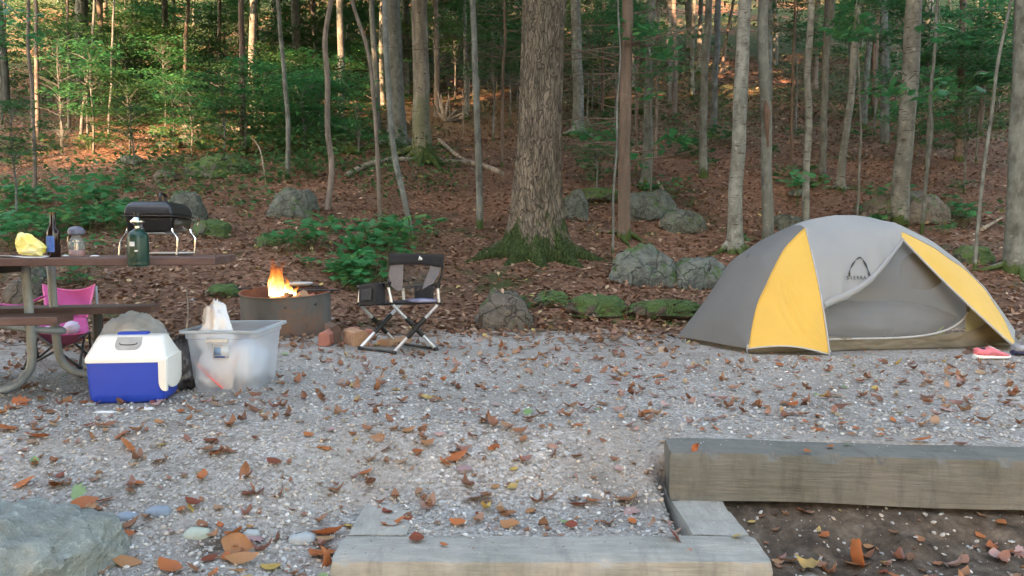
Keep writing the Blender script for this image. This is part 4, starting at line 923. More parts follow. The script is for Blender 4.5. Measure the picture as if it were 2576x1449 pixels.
def timber(label, p0, p1, wdt, hgt, m, seed, chips=1.0):
    """beam with its top front edge running p0 -> p1, worn edges; local x runs along the beam"""
    p0 = Vector(p0); p1 = Vector(p1); Lg = (p1-p0).length; ang = math.atan2(p1.y-p0.y, p1.x-p0.x)
    nL = int(Lg/.012); sec = []; k = 6
    for j in range(k): sec.append((j/k*wdt, 0))            # top, front to back
    for j in range(k): sec.append((wdt, -j/k*hgt))
    for j in range(k): sec.append((wdt*(1-j/k), -hgt))
    for j in range(k): sec.append((0, -hgt*(1-j/k)))
    mb = MB(); vs = []; n = len(sec); r = random.Random(seed)
    notches = [(r.uniform(0, Lg), r.uniform(.008, .03), r.uniform(.006, .02)*chips) for _ in range(int(Lg*7))]
    for i in range(nL+1):
        x = i/nL*Lg
        chip = .004+.005*noise.noise(Vector((x*9, seed, 0)))+sum(dp*math.exp(-((x-a)/wd)**2) for a, wd, dp in notches)
        for j, (y, z) in enumerate(sec):
            e0 = (y < 1e-6 or y > wdt-1e-6) and (abs(z) < 1e-6 or abs(z+hgt) < 1e-6)
            q = Vector((x, y, z))
            if j == 0: q += Vector((0, chip*.9, -chip*.6))
            if j == k: q += Vector((0, -.006, -.004))
            q += Vector((0, noise.noise(Vector((x*2.5, y*9, z*9+seed)))*.006, noise.noise(Vector((x*2.2, y*8+5, z*8+seed)))*.006))
            if i in (0, nL) and e0: q.x += .006*(1 if i == 0 else -1)
            vs.append(q)
    # extra ring just below the front arris keeps the face flat next to the chips
    fs = [(i*n+j, i*n+(j+1) % n, (i+1)*n+(j+1) % n, (i+1)*n+j) for i in range(nL) for j in range(n)]
    fs = [tuple(reversed(f)) for f in fs]+[tuple(range(n)), tuple(reversed(range(nL*n, nL*n+n)))]
    mb.add(vs, fs); me = bpy.data.meshes.new('timber'); me.from_pydata([tuple(v) for v in mb.v], [], mb.f); me.update()
    o = link('timber', me, M[m], None, True); bpy_set_sharp(me, 35); o.location = p0; o.rotation_euler = (0, 0, ang); tag(o, label, 'timber'); return o
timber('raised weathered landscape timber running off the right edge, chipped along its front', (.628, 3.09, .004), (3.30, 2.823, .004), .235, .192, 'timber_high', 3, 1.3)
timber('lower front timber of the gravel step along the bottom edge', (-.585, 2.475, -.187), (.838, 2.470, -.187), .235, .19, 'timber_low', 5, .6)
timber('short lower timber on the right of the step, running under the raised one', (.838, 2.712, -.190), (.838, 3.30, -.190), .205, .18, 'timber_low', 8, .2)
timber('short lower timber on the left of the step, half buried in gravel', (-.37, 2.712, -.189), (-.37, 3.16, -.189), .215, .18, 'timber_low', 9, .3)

# ================================================================ fallen leaves, the ones that show largest
LP = []
for k in range(8):
    pv, pf = leaf_proto(20+k, [.15, .35, .7, 1.2, .3, .8, 1.6, .45][k])
    if k in (0, 4):
        pv, pf = maple_proto(); pv = pv*.95; rw = random.Random(k); pv[:, 2] = pv[:, 2]*2.2+np.array([rw.uniform(-.05, .05) for _ in pv])
    for c in 'abcdef':
        me = npmesh('fallen_leaf', pv, pf); me.materials.append(M['rust_leaf_'+c]); me.polygons.foreach_set('use_smooth', [True]*len(pf)); LP.append((k, c, me))
LPd = {(k, c): me for k, c, me in LP}
TONE = {'a': 'rust-orange', 'b': 'light tan-orange', 'c': 'dark red-brown', 'd': 'pinkish grey', 'e': 'yellow', 'f': 'pale green'}
rl = random.Random(21); nleaf = 0
def zone_name(x, y):
    if y < 2.76 and -.62 < x < .86: return 'on the lower timbers of the step'
    if x > .6 and y < timber_line(x)+.02: return 'on the dirt below the raised timber'
    if x > .6 and y < timber_line(x)+.27: return 'on top of the raised timber'
    if y < 3.1 and x > -.65: return 'on the gravel inside the step'
    if y < 3.2: return 'on the gravel near the bottom left boulder'
    if x < -1.1 and y < 4.6: return 'on the gravel in front of the cooler and tub'
    if x > 1.2 and y > 4.2: return 'on the gravel in front of the tent'
    if y > 4.6: return 'on the gravel around the camp chair'
    return 'on the open gravel in the middle'
def put_leaf(x, y, s, c, k, z=None, tilt=.25, rz=None):
    global nleaf
    o = bpy.data.objects.new('fallen_leaf', LPd[(k, c)]); C.objects.link(o)
    if z is None:
        z = tz(x, y)+.006
        if y < 2.712 and -.585 < x < .83 and y > 2.47: z = -.178
        elif x > .63 and timber_line(x)-.03 < y < timber_line(x)+.19: z = .012
        elif .64 < x < .84 and y < 3.1 and y > 2.7: z = -.181
    cv = 'tightly curled' if k in (3, 6) else 'curled' if k in (2, 5) else 'flat'
    o.location = (x, y, z+s*.05); o.rotation_euler = (rl.gauss(0, tilt), rl.gauss(0, tilt), rl.uniform(0, 6.28) if rz is None else rz)
    o.scale = (s, s*rl.uniform(.9, 1.5), s*rl.uniform(.3, .75)); zn = zone_name(x, y); sz = 'large' if s > .085 else 'small' if s < .055 else ''
    tag(o, ' '.join(f'{sz} {cv} {TONE[c]} leaf {zn}'.split()), 'leaf', ' '.join(f'{sz} {cv} {TONE[c]} leaves {zn}'.split())); nleaf += 1
def pick(): return rl.choice('aaaaaaabbbbbccccdddeef')
for vx, vy, wv, c, k in [(1207, 1255, 70, 'a', 4), (1150, 1160, 60, 'a', 5), (1120, 1175, 40, 'a', 2), (1165, 1180, 50, 'd', 0), (990, 1330, 60, 'a', 3), (1155, 1325, 50, 'a', 2), (1285, 1328, 55, 'b', 5), (1300, 1218, 14, 'e', 0),
      (1700, 1354, 60, 'c', 1), (1848, 1350, 45, 'e', 0), (2140, 1420, 90, 'a', 6), (2150, 1432, 60, 'b', 2), (2560, 1395, 40, 'd', 0), (1995, 1420, 45, 'b', 5), (2318, 1114, 55, 'a', 5), (2415, 1120, 45, 'd', 0), (1705, 1110, 16, 'c', 3),
      (1745, 1275, 26, 'a', 6), (1585, 1265, 65, 'b', 1), (1580, 1292, 60, 'd', 4), (1460, 1275, 55, 'c', 1), (1490, 1270, 45, 'a', 5), (215, 1275, 60, 'a', 5), (268, 1265, 45, 'a', 2), (220, 1290, 50, 'b', 0), (240, 1318, 55, 'f', 0), (190, 1245, 50, 'f', 4), (145, 1328, 50, 'b', 2), (315, 1356, 55, 'a', 1),
      (262, 1400, 55, 'b', 5), (320, 1422, 70, 'b', 1), (430, 1440, 75, 'a', 5), (600, 1385, 75, 'b', 6), (610, 1420, 80, 'b', 2), (590, 1350, 55, 'a', 3), (640, 1360, 50, 'd', 4), (825, 1355, 80, 'a', 5), (835, 1375, 70, 'a', 6), (820, 1405, 60, 'a', 2), (640, 1240, 45, 'a', 5), (655, 1248, 40, 'c', 2), (540, 1150, 40, 'a', 5), (345, 1222, 42, 'a', 1),
      (60, 1225, 60, 'a', 1), (150, 1225, 60, 'b', 2), (95, 1105, 60, 'a', 1), (300, 1100, 50, 'a', 4), (330, 1135, 65, 'a', 1), (40, 1020, 55, 'a', 0), (20, 1085, 60, 'a', 5), (1322, 1042, 35, 'f', 0), (920, 1200, 40, 'a', 5), (480, 1280, 50, 'e', 0), (1800, 1080, 40, 'a', 4), (1560, 945, 30, 'b', 1), (2100, 1000, 45, 'b', 5), (1330, 1290, 34, 'b', 0)]:
    g = G(vx, vy)
    if 1690 < vx < 1860 and 1275 < vy < 1440 or 820 < vx < 1960 and vy > 1362: g = PZ(vx, vy, -.18)
    put_leaf(g.x, g.y, wv*g.y/F*1.1, c, k, None, .3 if k not in (6, 3) else .6, rl.uniform(-.7, .7))
while nleaf < 300:
    y = 2.45+4.0*rl.random()**1.25; x = rl.uniform(-.67, .67)*y
    tl_ = timber_line(x)
    if x > .6 and tl_-.06 < y < tl_+.30 and rl.random() < .7: continue
    if -.6 < x < .85 and y < 2.72 and rl.random() < .75: continue
    if x > 1.35+.1*(y-5.7) and 5.55 < y < 6.9: continue
    if -.62 > x and y < 3.1 and x < -1.25-.2: continue
    if abs(vn(x, y, 1.6, 33)-.5) > .0 and float(vn(x, y, 1.6, 33)) < .3: continue
    put_leaf(x, y, rl.uniform(.035, .08), pick(), rl.randrange(8), None, .13)
nb = 900; yy = 2.5+4.6*rng.random(nb)**.9; xx = (rng.random(nb)*2-1)*.68*yy
okk = ~((xx > 1.3) & (yy > 5.5)) & ~((xx > .55) & (yy < 3.5) & (yy > 2.8)) & ~((xx > -.65) & (xx < .9) & (yy < 2.8)); xx, yy = xx[okk], yy[okk]
ps = np.stack([xx, yy, terr(xx, yy)+.008], 1)
o = link('more_fallen_leaves', scatter([leaf_proto(40+i, .3+.25*i) for i in range(5)], ps, rng.uniform(.045, .085, len(xx)), slope_rot(ps, .3), 'more_fallen_leaves', None), M['rust_leaf']); tag(o, kind='stuff', label='the smaller dead leaves scattered over the gravel', cat='leaves')

# ================================================================ materials for the camp things
M['brown_board'] = plain('brown_board', (.085, .045, .040), (.13, .075, .065), 9, .55, .004, stretch=(.3, 3, 3), dirt=(.16, .11, .10))
M['galv'] = plain('galv', (.22, .25, .265), (.29, .32, .335), 12, .5, .001, metal=.1, dirt=(.16, .17, .17))
M['black_plastic'] = plain('black_plastic', (.012, .012, .014), rough=.4)
M['grill_black'] = plain('grill_black', (.022, .024, .030), (.016, .017, .021), 30, .38, .0006)
M['chrome'] = plain('chrome', (.75, .76, .78), (.65, .66, .68), 20, .18, metal=1)
M['alu'] = plain('alu', (.62, .64, .68), (.54, .56, .60), 20, .35, metal=.7)
M['propane'] = plain('propane', (.006, .045, .032), (.005, .035, .026), 14, .35)
M['white_plastic'] = plain('white_plastic', (.80, .80, .78), (.76, .76, .74), 5, .4)
M['blue_plastic'] = plain('blue_plastic', (.020, .065, .52), (.018, .06, .48), 5, .38, .0006)
M['pink_cloth'] = plain('pink_cloth', (.48, .085, .26), (.42, .065, .22), 9, .85, .004)
M['pink_edge'] = plain('pink_edge', (.72, .17, .38), rough=.8)
M['lilac_cloth'] = plain('lilac_cloth', (.62, .55, .72), rough=.85)
M['maroon_cloth'] = plain('maroon_cloth', (.10, .015, .04), rough=.85)
M['dark_metal'] = plain('dark_metal', (.03, .03, .032), rough=.5)
M['beer_glass'] = plain('beer_glass', (.022, .010, .006), rough=.12)
M['label_blue'] = plain('label_blue', (.03, .10, .42), (.10, .20, .50), 30, .5)
M['yellow_bag'] = plain('yellow_bag', (.80, .66, .06), (.85, .80, .45), 7, .4, .006)
M['paper'] = plain('paper', (.72, .72, .72), (.66, .66, .68), 6, .8)
M['clear_glass'] = translucent('clear_glass', (.5, .55, .55), .1, .65, .2)
M['rust_steel'] = plain('rust_steel', (.055, .056, .056), (.115, .115, .112), 3.0, .75, .004, metal=.1, stretch=(1, 1, .45), dirt=(.24, .10, .04))
M['rust_in'] = plain('rust_in', (.26, .10, .055), (.16, .07, .045), 8, .8, .004, dirt=(.07, .05, .04))
M['wood_cut'] = plain('wood_cut', (.42, .25, .15), (.30, .17, .10), 18, .8, .004)
M['wood_red'] = plain('wood_red', (.36, .15, .11), (.28, .11, .08), 14, .8, .004)
M['wood_dark'] = plain('wood_dark', (.12, .075, .055), (.07, .045, .035), 14, .85, .008)
M['fabric_black'] = plain('fabric_black', (.014, .014, .017), (.022, .022, .026), 60, .9, .001)
M['fabric_grey'] = plain('fabric_grey', (.17, .165, .18), (.14, .135, .15), 60, .9, .001)
M['navy_cloth'] = plain('navy_cloth', (.03, .035, .10), (.35, .35, .50), 6, .85)

# ================================================================ picnic table
tA = R(11); te1 = Vector((math.cos(tA), math.sin(tA), 0)); te2 = Vector((-math.sin(tA), math.cos(tA), 0))
Fp = P(540, 655, 4.15); Fp.z = 0
ptab = thing('picnic_table', 'picnic table with dark brown boards on bent grey steel tube legs', 'picnic table', (Fp.x-1.1, 4.4, 0))
TL = 2.3
def board(name, start, L, w_, t_, z, m='brown_board'):
    c = start-te1*(L/2)+te2*(w_/2); mb = MB(); mb.box((c.x, c.y, z-t_/2), (L, w_, t_), (te1, te2, Vector((0, 0, 1))))
    return mb.build(name, M[m], ptab, bev=.005)
for k in range(4): board('top_board', Fp+te2*(.183*k), TL+.004*k, .175, .042, .752)
nb0 = PZ(143, 797, .455); nb0.z = 0; board('bench_board', nb0, 1.6, .24, .042, .455)
fb0 = PZ(380, 771, .44); fb0.z = 0; board('bench_board', fb0, 2.0, .24, .042, .440)
for s, (x0, x1) in enumerate(((.55, 1.25),)):
    c = Fp-te1*1.43+te2*.36; mb = MB(); mb.box((c.x, c.y, .685), (.55, .60, .05), (te1, te2, Vector((0, 0, 1)))); mb.build('top_bracket', M['dark_metal'], ptab, bev=.004)
leg1t = P(65, 675, 4.42); leg2t = P(128, 680, 4.72)
def tubepart(name, pts, r=.024, m='galv', n=14): mb = MB(); mb.tube(smoothpath(pts, 8), r, n); return mb.build(name, M[m], ptab)
zf = .024
tubepart('leg', [(leg1t.x, leg1t.y, .70), (leg1t.x+.01, leg1t.y, .40), (leg1t.x+.02, leg1t.y-.01, .16), (leg1t.x+.0, leg1t.y-.06, .075), (leg1t.x-.06, leg1t.y-.14, zf), (leg1t.x-.30, leg1t.y-.28, zf)])
tubepart('leg', [(leg2t.x, leg2t.y, .70), (leg2t.x+.01, leg2t.y, .40), (leg2t.x+.03, leg2t.y, .16), (leg2t.x+.07, leg2t.y+.02, .07), (leg2t.x+.16, leg2t.y+.05, zf), (leg2t.x+.42, leg2t.y+.12, zf)])
tubepart('brace', [(leg1t.x-.28, leg1t.y-.18, .42), (leg1t.x-.02, leg1t.y, .345), (leg1t.x+.12, leg1t.y+.12, .315), (leg2t.x+.0, leg2t.y, .315)], .02)
q = P(245, 800, 4.95); tubepart('bench_post', [(q.x, q.y, .40), (q.x, q.y, .25), (q.x, q.y, .02)], .03, 'dark_metal')
q2 = Fp-te1*2.0+te2*.3
for dy in (-.2, .22):
    a = q2+te2*dy; tubepart('leg', [(a.x, a.y, .70), (a.x, a.y, .3), (a.x-.01, a.y, .12), (a.x-.05, a.y+dy*.6, zf), (a.x-.1, a.y+dy*2, zf)])
TZ = .752
# ---- things on the table
def on_table(vx, d): p = P(vx, 640, d); return Vector((p.x, p.y, TZ))
def bottle():
    o = on_table(136, 4.15); k = 4.15/F; root = thing('beer_bottle', 'brown glass beer bottle with a blue label on the picnic table', 'bottle', o); H = .235; r = .0325
    mb = MB(); mb.lathe([(.0, 0), (r*.9, 0), (r, .006), (r, .125), (r*.92, .142), (r*.62, .160), (r*.46, .175), (r*.42, .222), (r*.48, .224), (r*.48, .235), (r*.38, .236), (0, .236)], o, 28); mb.build('body', M['beer_glass'], root)
    mb = MB(); mb.lathe([(r+.0012, .030), (r+.0012, .110)], o, 28)
    mb2 = MB(); n = 28; vs = []
    for z in (.028, .112):
        for i in range(13): a = R(150+i*13); vs.append(o+Vector(((r+.0015)*math.cos(a), (r+.0015)*math.sin(a), z)))
    mb2.add(vs, [(i, i+1, 14+i, 13+i) for i in range(12)]); mb2.build('label', M['label_blue'], root)
bottle()
def lantern():
    o = on_table(194, 4.3); root = thing('camp_lantern', 'clear glass camp lantern with grey cap and reddish base on the table', 'lantern', o)
    mb = MB(); mb.lathe([(0, 0), (.036, 0), (.040, .008), (.040, .028), (.036, .034), (0, .034)], o, 24); mb.build('base', plain('lantern_base', (.38, .16, .15), (.30, .22, .22), 6, .5), root)
    mb = MB(); mb.lathe([(.036, .034), (.041, .05), (.041, .078), (.034, .092), (.022, .108), (.020, .118)], o, 24); mb.build('globe', M['clear_glass'], root)
    mb = MB(); mb.lathe([(.012, .034), (.012, .075), (.020, .08), (.020, .088), (0, .09)], o, 16); mb.build('burner', M['chrome'], root)
    mb = MB(); mb.lathe([(.020, .116), (.042, .122), (.044, .140), (.034, .156), (.012, .164), (0, .165)], o, 24); mb.build('cap', plain('lantern_cap', (.16, .16, .22), rough=.4), root)
    mb = MB(); mb.tube(smoothpath([o+Vector((-.042, 0, .13)), o+Vector((-.048, 0, .10)), o+Vector((-.046, 0, .05))], 4), .0018, 5); mb.build('bail_wire', M['chrome'], root)
lantern()
def crumpled(name, label, c, w_, d_, h_, m, seed, parent=None, cat='bag', cr=.16, sub=4, taper=.0, lean=0.0, smooth=True, frq=3.0):
    import bmesh
    bm = bmesh.new(); bmesh.ops.create_icosphere(bm, subdivisions=sub, radius=1.0); off = Vector((seed*5.1, 0, seed))
    for v in bm.verts:
        p = v.co.copy(); n1 = noise.noise(p*frq+off); n2 = abs(noise.noise(p*frq*2.1+off)); p *= 1+cr*n1*1.4+cr*.9*n2
        zz = (p.z+1)/2; t = 1-taper*zz; x = p.x*w_/2*t+lean*zz*w_; v.co = Vector((x, p.y*d_/2*t, max(0, zz)*h_))
    me = bpy.data.meshes.new(name); bm.to_mesh(me); bm.free()
    o = link(name, me, m, parent, smooth, loc=Vector(c)-(wloc(parent) if parent else Vector((0, 0, 0))))
    if parent is None: tag(o, label, cat)
    elif label: o['label'] = label
    return o
o = on_table(62, 4.1); crumpled('snack_bag', 'crumpled yellow snack bag slumped on white paper at the table end', o+Vector((.045, 0, .008)), .19, .11, .12, M['yellow_bag'], 3, taper=.62, lean=-.22, cr=.34, sub=3, smooth=False, frq=2.4)
mb = MB(); c = on_table(60, 4.12); mb.grid(lambda u, v: c+Vector(((u-.5)*.27, (v-.5)*.2, .004+.006*math.sin(u*5)*math.cos(v*4))), 12, 8); tag(mb.build('paper_sheet', M['paper'], None, org=c, solid=.002), 'white paper sheet under the yellow bag', 'paper')
c = on_table(430, 4.66)
mb = MB(); mb.lathe([(0, .004), (.09, .004), (.125, .016), (.13, .017), (.13, .013), (.09, .0005), (0, .0005)], c, 40); tag(mb.build('paper_plate', M['paper'], None, org=c), 'round white plate on the table under the grill', 'plate')
for vx, d, w_, lb in ((238, 4.2, .045, 'small folded napkin right of the lantern'), (165, 4.25, .03, 'little grey cap lying between bottle and lantern')):
    c = on_table(vx, d); tag(crumpled('napkin' if w_ > .04 else 'bottle_cap', None, c, w_, w_*.8, .010, M['paper'], 5, cat='litter', sub=2), lb, 'napkin' if w_ > .04 else 'cap')
# ---- grill: near corner at right front, long side running away
def grill():
    n0 = P(434, 590, 4.5); gx = Vector((-1, .05, 0)).normalized(); gy = Vector((-.16, 1, 0)).normalized(); W_, D_ = .285, .49; base = Vector((n0.x, n0.y, TZ))
    root = thing('table_grill', 'black portable gas grill with chrome wire legs standing on the picnic table', 'grill', base)
    z0, z1, z2 = .135, .222, .312; Cn = lambda u, v, z, ins=0: base+gx*(ins+(W_-2*ins)*u)+gy*(ins+(D_-2*ins)*v)+Vector((0, 0, z))
    def shell(zs, name, m, bev=.012):
        mb = MB(); vs = []
        for z, i in zs: vs += [Cn(0, 0, z, i), Cn(1, 0, z, i), Cn(1, 1, z, i), Cn(0, 1, z, i)]
        k = len(zs); fs = [(j*4+a, j*4+(a+1) % 4, (j+1)*4+(a+1) % 4, (j+1)*4+a) for j in range(k-1) for a in range(4)]+[(3, 2, 1, 0), tuple(range(k*4-4, k*4))]
        mb.add(vs, [tuple(reversed(f)) for f in fs]); return mb.build(name, m, root, bev=bev)
    shell([(z0, .028), (z0+.012, .018), (z1-.003, .004)], 'firebox', M['grill_black'], .008)
    shell([(z1, -.010), (z1+.010, -.010)], 'lid_rim', M['grill_black'], .003)
    shell([(z1+.0102, -.004), (z2-.025, .010), (z2, .040)], 'lid', M['grill_black'], .014)
    mb = MB(); a = Cn(.42, .5, z2+.002); mb.tube(smoothpath([a-gy*.05, a-gy*.05+Vector((0, 0, .045)), a+gy*.05+Vector((0, 0, .045)), a+gy*.05], 5), .009, 8); mb.build('lid_handle', M['black_plastic'], root)
    mb = MB(); c1 = Cn(0, .12, (z0+z1)/2, .009); nx = -gx
    a = [Cn(0, .1, z0+.02, .0125), Cn(0, .9, z0+.02, .0125), Cn(0, .9, z1-.015, .004), Cn(0, .1, z1-.015, .004)]; mb.add([p+nx*.004 for p in a]+[p+nx*.0005 for p in a], [(0, 1, 2, 3), (7, 6, 5, 4), (0, 4, 5, 1), (1, 5, 6, 2), (2, 6, 7, 3), (3, 7, 4, 0)]); mb.build('side_panel', plain('grill_panel', (.07, .06, .05), (.10, .09, .08), 8, .35, metal=.5), root)
    for v in (.12, .88):
        mb = MB(); p = Cn(0, v, z1-.012, .0)+nx*.006; mb.lathe([(0, 0), (.005, 0), (.005, .004), (0, .005)], p, 10, nx); mb.build('rivet', M['chrome'], root)
    for u, v, sx in ((1, .04, -1), (0, .04, 1), (0, .96, 1), (1, .96, -1)):
        p = Cn(u, v, z0+.02, .012); out = Vector((sx*1.0, 0, 0)); mb = MB()
        mb.tube(smoothpath([p, p+out*.006+Vector((0, 0, -.02)), p+out*.028+Vector((0, 0, -.052)), p+out*(.030 if sx > 0 else .045)+Vector((0, 0, -.09)), p+out*(.024 if sx > 0 else .052)+Vector((0, 0, -z0-.02+.004))], 5), .0055, 8); mb.build('leg', M['chrome'], root)
    mb = MB(); mb.box(Cn(.5, .35, z0-.006), (.20, .30, .008), (gx, gy, Vector((0, 0, 1)))); mb.build('drip_tray', M['galv'], root, bev=.002)
    # regulator reaching down to the cylinder neck
    cy = P(347, 610, 4.03); mb = MB(); v0 = Cn(.6, 0, z0+.05, .02)
    mb.tube(smoothpath([v0, v0-gy*.08+Vector((0, 0, .01)), Vector((cy.x, cy.y+.06, TZ+.135)), Vector((cy.x, cy.y, TZ+.150))], 6), .008, 10); mb.build('gas_pipe', M['dark_metal'], root)
    c = Vector((cy.x, cy.y, 0)); zt = P(347, 543, 4.03).z
    mb = MB(); mb.lathe([(0, -.002), (.016, -.002), (.026, -.012), (.036, -.020), (.036, -.026), (.022, -.036), (.013, -.046), (.013, -.060), (0, -.060)], c+Vector((0, 0, zt-.006)), 28); mb.build('regulator', M['chrome'], root)
    mb = MB(); mb.lathe([(0, .016), (.014, .016), (.016, .006), (.014, -.006), (0, -.006)], c+Vector((0, 0, zt+.0)), 16); mb.build('valve_knob', M['black_plastic'], root)
    # cylinder
    pb = P(347, 671, 4.03).z; r = .0515; hh = zt-.062-pb
    rc = thing('propane_cylinder', 'dark green propane cylinder hanging from the grill regulator in front of the table edge', 'gas cylinder', (c.x, c.y, pb))
    mb = MB(); mb.lathe([(0, .006), (r*.72, .0), (r*.94, .004), (r, .016), (r, hh*.74), (r*.93, hh*.83), (r*.68, hh*.92), (r*.34, hh*.97), (r*.26, hh)], c+Vector((0, 0, pb)), 32); mb.build('body', M['propane'], rc)
    mb = MB(); mb.lathe([(r*1.008, .0), (r*1.008, .012)], c+Vector((0, 0, pb+.013)), 32); mb.build('foot_ring', M['propane'], rc)
    for (a0, a1, za, zb_) in ((-112, -82, .105, .128), (-84, -66, .078, .086)):
        vs = []
        for z in (za, zb_):
            for i in range(6): a = R(a0+(a1-a0)*i/5); vs.append(c+Vector((r*1.012*math.cos(a), r*1.012*math.sin(a), pb+z)))
        mb = MB(); mb.add(vs, [(i, i+1, 7+i, 6+i) for i in range(5)]); mb.build('label', M['paper'], rc)
grill()

# ================================================================ pink folding chair behind the table
def pink_chair():
    base = P(165, 905, 5.35); b = Vector((base.x, 5.35, tz(base.x, 5.35))); k = 5.35/F
    root = thing('folding_chair', 'small pink fabric folding camp chair with crossed black legs, behind the bench', 'chair', b)
    def q(vx, vy, dd): return P(vx, vy, 5.35+dd)
    # back: sagging sling between two peaks
    L0, R0 = q(108, 716, .12), q(238, 716, .20); L1, R1 = q(118, 800, 0), q(218, 800, .10)
    def back(u, v):
        a = L0.lerp(R0, u); c_ = L1.lerp(R1, u); sag = math.sin(math.pi*u); a = a+Vector((0, .05*sag, -.045*sag**.8)); c_ = c_+Vector((0, .03*sag, 0)); p = a.lerp(c_, v)
        return p+Vector((0, .05*math.sin(math.pi*v)*sag, 0))
    mb = MB(); mb.grid(back, 16, 10); mb.build('backrest', M['pink_cloth'], root, solid=.006)
    mb = MB(); mb.tube([back(0, 1-i/8) for i in range(9)]+[back(i/16, 0) for i in range(1, 17)]+[back(1, i/8) for i in range(1, 9)], .007, 6); mb.build('backrest_edge', M['pink_edge'], root)
    s = [q(85, 836, -.28), q(225, 836, -.18), R1, L1]
    def seat(u, v):
        p = s[0].lerp(s[1], u).lerp(s[3].lerp(s[2], u), v); return p+Vector((0, 0, -.055*math.sin(math.pi*u)*math.sin(math.pi*min(1, v*.9+.1))))
    mb = MB(); mb.grid(seat, 14, 12); mb.build('seat', M['pink_cloth'], root, solid=.006)
    mb = MB(); mb.grid(lambda u, v: seat(.05+.9*u, .02)+Vector((0, -.004, -.07*v*math.sin(math.pi*u)**.5)), 12, 4); mb.build('seat_underside', M['maroon_cloth'], root, solid=.004)
    for a, c_ in ((q(0, 765, -.2), q(110, 745, .02)), (q(178, 790, -.24), q(236, 775, .1))):
        mb = MB(); mb.grid(lambda u, v: a.lerp(c_, u)+Vector((0, -.03+.06*v, -.03*math.sin(math.pi*u))), 10, 3); mb.build('armrest', M['pink_cloth'], root, solid=.006)
    zz = lambda p: Vector((p.x, p.y, tz(p.x, p.y)+.012))
    f = [zz(q(60, 905, -.26)), zz(q(200, 910, -.24)), zz(q(228, 890, .16)), zz(q(95, 880, .16))]; tops = [s[0], s[1], R1, L1]
    for i in range(4):
        a, c_ = f[i], tops[(i+1) % 4]; mb = MB(); mb.tube([a, c_], .0085, 8); mb.build('leg', M['dark_metal'], root)
        a, c_ = f[(i+1) % 4], tops[i]; mb = MB(); mb.tube([a, c_], .0085, 8); mb.build('leg', M['dark_metal'], root)
    for a, t in ((f[2], R0), (f[3], L0)):
        mb = MB(); mb.tube([Vector((t.x+.02, t.y, t.z-.42)), Vector((t.x+.004, t.y+.01, t.z-.01))], .009, 8); mb.build('back_post', M['galv'], root)
    for p in f: mb = MB(); mb.lathe([(0, -.012), (.02, -.012), (.02, .006), (0, .010)], p, 12); mb.build('foot', M['black_plastic'], root)
    # cloths lying on the chair
    crumpled('cloth', 'lilac cloth lying on the left of the pink chair seat', seat(.28, .3)+Vector((0, -.02, .0)), .16, .12, .05, M['lilac_cloth'], 4, cat='cloth', sub=3)
    crumpled('cloth', 'lilac cloth draped between the seat and the right arm of the pink chair', seat(.70, .25)+Vector((0, -.02, .0)), .09, .10, .09, M['lilac_cloth'], 6, cat='cloth', sub=3)
pink_chair()

# ================================================================ bags, cooler, tub
M['film'] = translucent('film', (.94, .98, 1.0), .10, .42, .62, 9, (.86, .92, .97), .06)
M['film_dark'] = plain('film_dark', (.07, .06, .062), (.035, .032, .036), 6, .3, .01)
b = P(340, 965, 4.62); b.z = tz(b.x, b.y)
crumpled('plastic_bag', 'big crumpled clear plastic bag standing behind the blue cooler', b, .40, .30, .41, M['film'], 8, cr=.11, sub=5, taper=.0, frq=3.6)
for i_, (dx, dz, w_, c_, lb) in enumerate(((-.09, .22, .13, (.78, .84, .92), 'pale blue lump added as a light patch in the left of the clear plastic bag'), (.03, .25, .14, (.88, .90, .92), 'white lump added as a light patch at the top of the clear plastic bag'), (.10, .17, .12, (.62, .74, .84), 'light blue lump added as a light patch at the right in the clear plastic bag'))):
    crumpled('packet', lb, b+Vector((dx, -.085, dz)), w_, .05, .09, plain('packet', c_, rough=.5), 60+i_, cat='packet', sub=3, cr=.15)  # no known contents: pale lumps added to imitate the film's highlights
b = P(462, 965, 4.42); b.z = tz(b.x, b.y)
crumpled('rubbish_bag', 'dark grey rubbish bag squeezed between the cooler and the clear tub', b, .20, .34, .30, M['film_dark'], 12, cr=.16, sub=5, taper=.2, frq=3.5)
